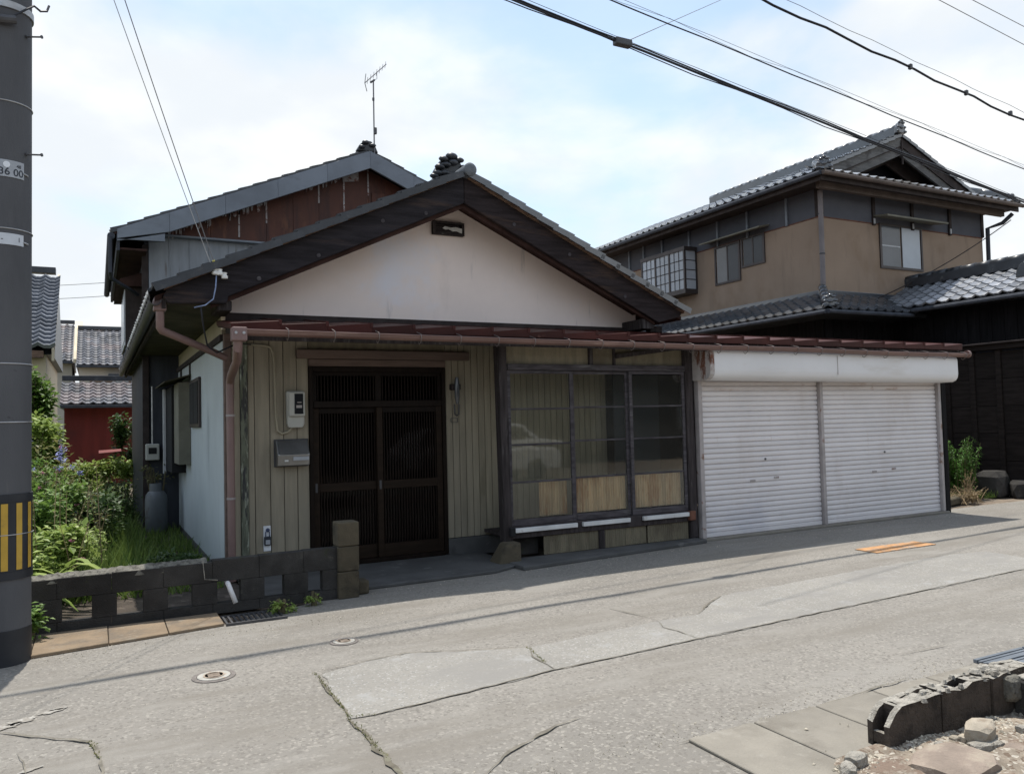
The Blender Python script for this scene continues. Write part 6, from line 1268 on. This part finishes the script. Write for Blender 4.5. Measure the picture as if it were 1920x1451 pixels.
def bush(name, lab, cat, c, rad, n_, size, mt, seed, group=None, clumps=9, stems=5, flowers=None, base=0.0, long=1.6):
    rng = random.Random(seed); t = thing(name, lab, cat, (c[0], c[1], base), group); mb_ = MB()
    for k in range(clumps):
        d = Vector((rng.uniform(-1, 1), rng.uniform(-1, 1), rng.uniform(-.8, 1))); cc = (c[0] + d.x * rad[0] * .68, c[1] + d.y * rad[1] * .68, c[2] + d.z * rad[2] * .72); rr = rng.uniform(.28, .5)
        leaves(mb_, rng, cc, (rad[0] * rr, rad[1] * rr, rad[2] * rr), n_ // clumps, size, .3, .3, long)
    leaves(mb_, rng, c, (rad[0] * 1.05, rad[1] * 1.05, rad[2] * 1.05), n_ // 6, size, .6, .3, long)
    mb_.build('crown', mt, t, recalc=False)
    sm_ = MB()
    for k in range(stems):
        a = rng.uniform(0, 6.28); b = Vector((c[0] + math.cos(a) * rad[0] * .12, c[1] + math.sin(a) * rad[1] * .12, base)); e = Vector((c[0] + math.cos(a) * rad[0] * .7, c[1] + math.sin(a) * rad[1] * .7, c[2] + rad[2] * rng.uniform(-.1, .7)))
        sm_.tube([b, b.lerp(e, .5) + Vector((0, 0, .08)), e], [.02, .014, .006], 6)
    sm_.build('stem', 'stem', t)
    if flowers:
        for fm, cnt, fs in flowers:
            for k in range(cnt):
                d = Vector((rng.uniform(-.9, .9), -rng.uniform(.3, 1), rng.uniform(-.5, 1))).normalized(); p = Vector((c[0] + d.x * rad[0] * 1.02, c[1] + d.y * rad[1] * 1.02, c[2] + d.z * rad[2] * 1.02)); f_ = MB()
                leaves(f_, rng, p, (fs, fs, fs * .7), 26, fs * .7, .5, .4, 1.1); f_.build('flower_head', fm, t, recalc=False)
    return t
bush('garden_tree', 'bright green leafy tree against the cream wall just right of the pole', 'tree', (-1.10, 15.6, 1.95), (.50, .8, .82), 3400, .11, 'leaf', 1, stems=6, clumps=14)
bush('shrub', 'yellow green shrub spreading under the leafy tree', 'shrub', (-.86, 14.4, 1.45), (.42, .6, .45), 2200, .10, 'leaflight', 2, clumps=10)
bush('flowering_shrub', 'shrub with lilac blue flower heads and pink blooms above the block wall', 'shrub', (-.72, 12.2, .85), (.62, .8, .68), 2600, .08, 'leafolive', 3, flowers=(('petalblue', 24, .042), ('petalpink', 14, .028), ('petalred', 1, .03)))
bush('shrub', 'dark green shrub with white speckled leaves at the edge of the house shadow', 'shrub', (-.42, 11.4, .62), (.40, .6, .60), 1900, .065, 'leaf', 4, flowers=(('petalpink', 5, .022),))
bush('shrub', 'low pale green weed clump behind the left end of the block wall', 'shrub', (-.42, 9.0, .34), (.42, .5, .36), 1500, .085, 'leaflight', 5, flowers=(('petalpink', 3, .02),))
bush('shrub', 'mid green leafy clump beside the utility pole above the wall', 'shrub', (-.72, 10.0, .5), (.42, .6, .55), 1800, .08, 'leaf', 6, flowers=(('petalpink', 5, .024),))
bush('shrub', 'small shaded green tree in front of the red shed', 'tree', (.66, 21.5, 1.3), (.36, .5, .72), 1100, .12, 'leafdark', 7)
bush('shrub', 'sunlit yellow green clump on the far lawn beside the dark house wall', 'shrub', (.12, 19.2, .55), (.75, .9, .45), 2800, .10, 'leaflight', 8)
bush('shrub', 'sparse twiggy weed growing behind the grey gas cylinder', 'weed', (.86, 13.8, .92), (.26, .15, .16), 130, .05, 'leafolive', 9, stems=12)
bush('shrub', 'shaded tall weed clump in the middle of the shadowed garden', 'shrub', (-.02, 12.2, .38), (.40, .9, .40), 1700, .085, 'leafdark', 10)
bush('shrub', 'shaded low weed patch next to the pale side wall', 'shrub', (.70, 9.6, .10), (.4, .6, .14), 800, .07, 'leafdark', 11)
bush('weed', 'bright green weed at the pole foot beside the block wall', 'weed', (-.43, 7.22, .14), (.10, .10, .17), 300, .055, 'leaf', 12, clumps=5, stems=3)
bush('weed', 'small yellowish weed tuft by the drain grate', 'weed', (1.42, 7.12, .05), (.11, .07, .06), 170, .035, 'leaflight', 13, clumps=4, stems=3)
bush('weed', 'tiny weed sprig at the foot of the gate pillar', 'weed', (1.72, 7.25, .05), (.08, .06, .06), 110, .032, 'leaflight', 14, clumps=4, stems=2)
for k, (x_, y_, z_, rr, hh, n_, sz, mt_n, lab) in enumerate((
    (-1.0, 8.6, .30, .40, .38, 1500, .05, 'leafolive', 'fine leaved olive weed tangle right beside the utility pole'),
    (-.25, 9.7, .34, .34, .36, 1500, .05, 'leaflight', 'sunlit pale weed tangle at the edge of the garden shadow'),
    (-.62, 10.9, .78, .40, .52, 1900, .06, 'leaf', 'tall tangled green growth in the middle of the sunlit garden'),
    (-1.15, 11.2, .95, .45, .62, 2000, .065, 'leaf', 'tall tangled green growth close behind the utility pole'),
    (-.85, 16.5, .95, .45, .45, 1800, .08, 'leaflight', 'bright yellow green shrub under the cream wall'),
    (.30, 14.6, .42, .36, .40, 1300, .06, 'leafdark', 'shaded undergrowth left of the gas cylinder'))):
    bush('shrub', lab, 'shrub', (x_, y_, z_), (rr, rr * 1.2, hh), n_, sz, mt_n, 40 + k, clumps=12, stems=9, long=2.2, flowers=(('petalpink', 5, .018), ('petalblue', 4, .022)) if k in (2, 3) else None)
tw = MB(); lfm = MB(); rng = random.Random(77)
for k in range(90):
    b = Vector((rng.uniform(-1.5, .1), rng.uniform(8.7, 13.5), 0)); e = b + Vector((rng.gauss(0, .14), rng.gauss(0, .14), rng.uniform(.55, 1.35))); tw.tube([b, b.lerp(e, .6) + Vector((0, 0, .05)), e], [.006, .004, .002], 4, caps=False)
    for i in range(9): leaf1(lfm, rng, b.lerp(e, .25 + .75 * i / 9), rng.uniform(.04, .09), .3, 2.6)
wst = thing('weed_stalks', 'thin tall weed stalks standing among the sunlit garden shrubs', 'weed', (-.7, 11, 0)); tw.build('stem', 'drystem', wst)['kind'] = 'stuff'; lfm.build('leaf', 'leafolive', wst, recalc=False)['kind'] = 'stuff'
# broad strap-leaved plant at the left end of the wall
sl = thing('strap_leaf_plant', 'plant with long pale strap leaves leaning over the left end of the wall', 'plant', (-.55, 8.3, 0)); rng = random.Random(3); mb = MB()
for k in range(26):
    a = rng.uniform(-2.9, .4); L_ = rng.uniform(.35, .6); w = rng.uniform(.022, .038); b = Vector((-.55 + rng.uniform(-.25, .3), 8.3 + rng.uniform(-.3, .4), rng.uniform(.05, .3))); d = Vector((math.cos(a), math.sin(a), 0)); q = Vector((-d.y, d.x, 0)); vs_ = []
    for i in range(6):
        t = i / 5; p = b + d * (L_ * t) + Vector((0, 0, L_ * (1.1 * t - 1.15 * t * t))); ww = w * math.sin(PI * (.12 + .86 * t)); vs_ += [p + q * ww, p - q * ww]
    mb.add(vs_, [(2 * i, 2 * i + 1, 2 * i + 3, 2 * i + 2) for i in range(5)])
mb.build('leaf', 'leaflight', sl, recalc=False)
# lawn: grass and weeds as one mass
rng = random.Random(8); mb = MB()
def blade(x, y, h, z0=0.0):
    a = rng.uniform(0, 6.28); q = Vector((math.cos(a), math.sin(a), 0)) * rng.uniform(.006, .012); ln = Vector((rng.gauss(0, .35), rng.gauss(0, .35), 1)) * h; p = Vector((x, y, z0)); mb.add([p - q, p + q, p + ln * .6 + q * .6, p + ln], [(0, 1, 2, 3)])
for k in range(20000):
    y = 7.6 + 13 * rng.random() ** 1.5; x = rng.uniform(-2.2, 1.15 if y < 14 else .6)
    blade(x, y, rng.uniform(.08, .40) * (.45 if x > .5 else 1.45 if x < 0 else 1.1)) if y > 8.5 else None
g_ = mb.build('grass', 'grass', recalc=False); tag(g_, 'overgrown grass and weeds filling the side garden', 'grass', kind='stuff')
lawn = sheet('lawn', 'lawnsoil', [(-12, 7.5), (1.25, 7.5), (1.25, 14.3), (.75, 14.3), (.75, 40), (-12, 40)], -0.006)
dstrip = sheet('dirt_path', 'pathsoil', [(-4, 7.505), (1.28, 7.505), (1.28, 8.9), (-4, 8.5)], 0.004)
# right hand plants
def fern_bush():
    t = thing('fern_bush', 'bright green feathery bush beside the right end of the shutters', 'bush', (14.05, 9.35, 0)); rng = random.Random(5); mb_ = MB(); sm_ = MB()
    for k in range(44):
        a = rng.uniform(0, 6.28); r0 = rng.uniform(0, .22); b = Vector((14.05 + math.cos(a) * r0, 9.35 + math.sin(a) * r0, 0)); top = b + Vector((math.cos(a) * rng.uniform(.05, .3), math.sin(a) * rng.uniform(.05, .3), rng.uniform(.65, 1.15))); sm_.tube([b, b.lerp(top, .5), top], [.008, .006, .003], 5)
        for i in range(30):
            tt = .25 + .75 * i / 30; p = b.lerp(top, tt); leaf1(mb_, rng, p, rng.uniform(.09, .17) * (1.15 - tt * .5), .35, 6)
            leaf1(mb_, rng, p, rng.uniform(.07, .14) * (1.15 - tt * .5), .2, 5)
    mb_.build('crown', 'fern', t, recalc=False); sm_.build('stem', 'stem', t)
fern_bush()
def dry_clump(c, lab, seed, h, n_, spread):
    rng = random.Random(seed); t = thing('dry_weed', lab, 'weed', c); mb_ = MB(); lf = MB()
    for k in range(n_):
        a = rng.uniform(0, 6.28); e = Vector(c) + Vector((math.cos(a) * spread * rng.random(), math.sin(a) * spread * rng.random() * .7, h * rng.uniform(.5, 1))); b = Vector(c) + Vector((rng.uniform(-1, 1) * spread * .55, rng.uniform(-1, 1) * spread * .35, 0)); mb_.tube([b, b.lerp(e, .55) + Vector((0, 0, h * .08)), e], [.006, .0045, .002], 4)
        for i in range(7): leaf1(lf, rng, b.lerp(e, rng.uniform(.3, 1)), rng.uniform(.02, .05), .3, 1.8)
    mb_.build('stem', 'drystem', t); lf.build('leaf', 'dryleaf', t, recalc=False)
dry_clump((13.55, 8.85, 0), 'tall brown dried weed in front of the dark stones', 3, .62, 16, .24); dry_clump((13.3, 8.72, 0), 'low dry straw coloured weed patch at the road edge', 4, .28, 70, .5); dry_clump((13.0, 8.95, 0), 'short yellowing weeds right beside the shutter rail', 6, .2, 40, .3)
sl_ = MB().prism([(12.3, 8.5, 0), (13.5, 8.78, 0), (13.5, 9.05, 0), (12.3, 8.85, 0)], (0, 0, .11)).build('kerb_stone', 'pillar', bevel=.02); tag(sl_, 'low mossy brown kerb block under the feathery bush', 'kerb')
mb = MB(); rng = random.Random(9)
for k in range(2600): blade(rng.uniform(12.2, 14.6), rng.uniform(8.9, 10.2), rng.uniform(.04, .16), 0)
tag(mb.build('grass', 'grass', recalc=False), 'thin grass around the feathery bush and dark stones', 'grass', kind='stuff')
stone('boulder', 'block', (14.75, 9.15, .2), (.42, .34, .36), 'dark squared boulder at the right edge behind the dried weeds', seed=31, rz=.3); stone('boulder', 'block', (15.0, 8.75, .12), (.34, .3, .24), 'lower dark boulder cut by the right picture edge', seed=32, rz=.8)
stone('boulder', 'block', (14.5, 9.9, .1), (.35, .25, .2), 'dark stone half hidden behind the feathery bush', seed=33)
# gas cylinder
gc = thing('gas_cylinder', 'grey gas cylinder standing against the dark house wall in the shade', 'gas cylinder', (.82, 13.55, 0))
smoothang(MB().lathe([(.12, .02), (.135, .03), (.157, .07), (.160, .53), (.150, .60), (.115, .655), (.06, .675), (.05, .69)], (.82, 13.55, 0), 24).build('body', 'gasgrey', gc)); smoothang(MB().lathe([(.11, .0), (.12, .0), (.12, .05), (.11, .05)], (.82, 13.55, 0), 20, caps=False).build('foot_ring', 'darksteel', gc))
smoothang(MB().lathe([(.09, .66), (.095, .66), (.095, .78), (.09, .78)], (.82, 13.55, 0), 16, a0=.6, a1=5.6, caps=False).build('collar', 'gasgrey', gc)); MB().lathe([(.02, .69), (.02, .74), (.035, .74), (.035, .76)], (.82, 13.55, 0), 10).build('valve', 'steel', gc)
gm2 = thing('gas_meter', 'dim grey meter box on the dark wall above the gas cylinder', 'gas meter', (.78, 14.1, 1.2)); box('case', 'metergrey', gm2, .70, .90, 14.0, 14.14, 1.12, 1.38, .015); box('dial', 'black', gm2, .74, .86, 13.995, 13.999, 1.22, 1.32, 0)
MB().tube([(.80, 14.07, 1.38), (.80, 14.07, 2.3)], .012, 6).build('pipe', 'steel', gm2)

# ================================================================== OVERHEAD CABLES
def span(name, lab, p, q, ext0, ext1, r_, mt, sag=.0, bundle=(), wob=0.0, cat='cable'):
    p = Vector(p); q = Vector(q); d = q - p; a = p - d * ext0; b = q + d * ext1; n_ = 40; t = thing(name, lab, cat, p); rng = random.Random(len(lab))
    def path(off, w=0, ph=0): return [a.lerp(b, i / n_) + Vector((0, 0, -sag * 4 * (i / n_) * (1 - i / n_))) + Vector(off) + Vector((0, w * math.sin(i * 1.9 + ph), w * math.cos(i * 1.9 + ph))) for i in range(n_ + 1)]
    MB().tube(path((0, 0, 0), wob), r_, 8).build('cable', mt, t, smooth=True)
    for i, (off, rr, m2, w2) in enumerate(bundle): MB().tube(path(off, w2, i * 2.1), rr, 5).build('messenger_wire', m2, t, smooth=True)
    return t, a, b
c1, a1, b1 = span('power_cable', 'thick black twisted power cable crossing from the top centre to the right roof', (4.57, 7.95, 6.40), (14.3, 8.15, 5.21), 1.2, 1.2, .015, 'cable', 0, (((0, -.015, .02), .010, 'cable', .010), ((0, .012, -.02), .007, 'cable', .018), ((0, 0, .06), .0035, 'cable', .006)), .006)
kx_ = Vector((4.57, 7.95, 6.40)).lerp(Vector((14.3, 8.15, 5.21)), .128)
MB().box(kx_.x - .12, kx_.x + .12, kx_.y - .05, kx_.y + .05, kx_.z - .04, kx_.z + .05).build('splice_clamp', 'darksteel', c1, bevel=.015)
span('power_cable', 'black communication cable with a thin messenger wire, second down from the top right', (6.07, 8.18, 6.86), (15.02, 8.43, 5.93), 1.2, 1.2, .009, 'cable', 0, (((0, 0, .075), .003, 'cablegrey', .004), ((0, .0, .04), .0025, 'cable', .03)), .006)
c3 = span('power_cable', 'black wavy power cable with small clips near the top right corner', (9.15, 8.6, 7.76), (15.77, 8.82, 7.09), 1.2, 1.2, .012, 'cable', 0.0, (((0, .012, -.012), .008, 'cable', .02), ((0, 0, .16), .0045, 'cablegrey', .01)), .02)[0]
for f_ in (.48, .72, .93):
    k_ = Vector((9.15, 8.6, 7.76)).lerp(Vector((15.77, 8.82, 7.09)), f_); MB().box(k_.x - .03, k_.x + .03, k_.y - .03, k_.y + .03, k_.z - .03, k_.z + .06).build('clip', 'darksteel', c3, bevel=.008)
for k, (u, v, lab) in enumerate((((1775, 8), (1925, 87), 'thin grey wire, lower of the two near the top right corner'), ((1838, 8), (1925, 53), 'thin grey wire, upper of the two near the top right corner'))):
    p, q = CAM + ray(*u) * 17.5, CAM + ray(*v) * 19.5; span('thin_wire', lab, p, q, 4, 4, .008, 'cablegrey', cat='wire')
p, q = CAM + ray(1170, 57) * 10.6, CAM + ray(1330, 10) * 14; span('thin_wire', 'thin stay wire rising right from the thick cable clamp', kx_, q, 0, 2, .005, 'cablegrey', cat='wire')
p, q = Vector((20.3, 11.8, 6.3)), gy(1645, 560, 12.2); span('thin_wire', 'thin dark wire slanting across the brown wall from the right eave', p, q, 0, 0, .012, 'band_dark', .12, cat='wire')
for y_, lab in ((527, 'upper thin wire in the sky above the far roofs'), (552, 'lower thin wire in the sky above the far roofs')):
    p, q = CAM + ray(95, y_ + 2) * 30, CAM + ray(250, y_ - 2) * 30; span('thin_wire', lab, p, q, 2, .12, .012, 'cablepale', .15, cat='wire')
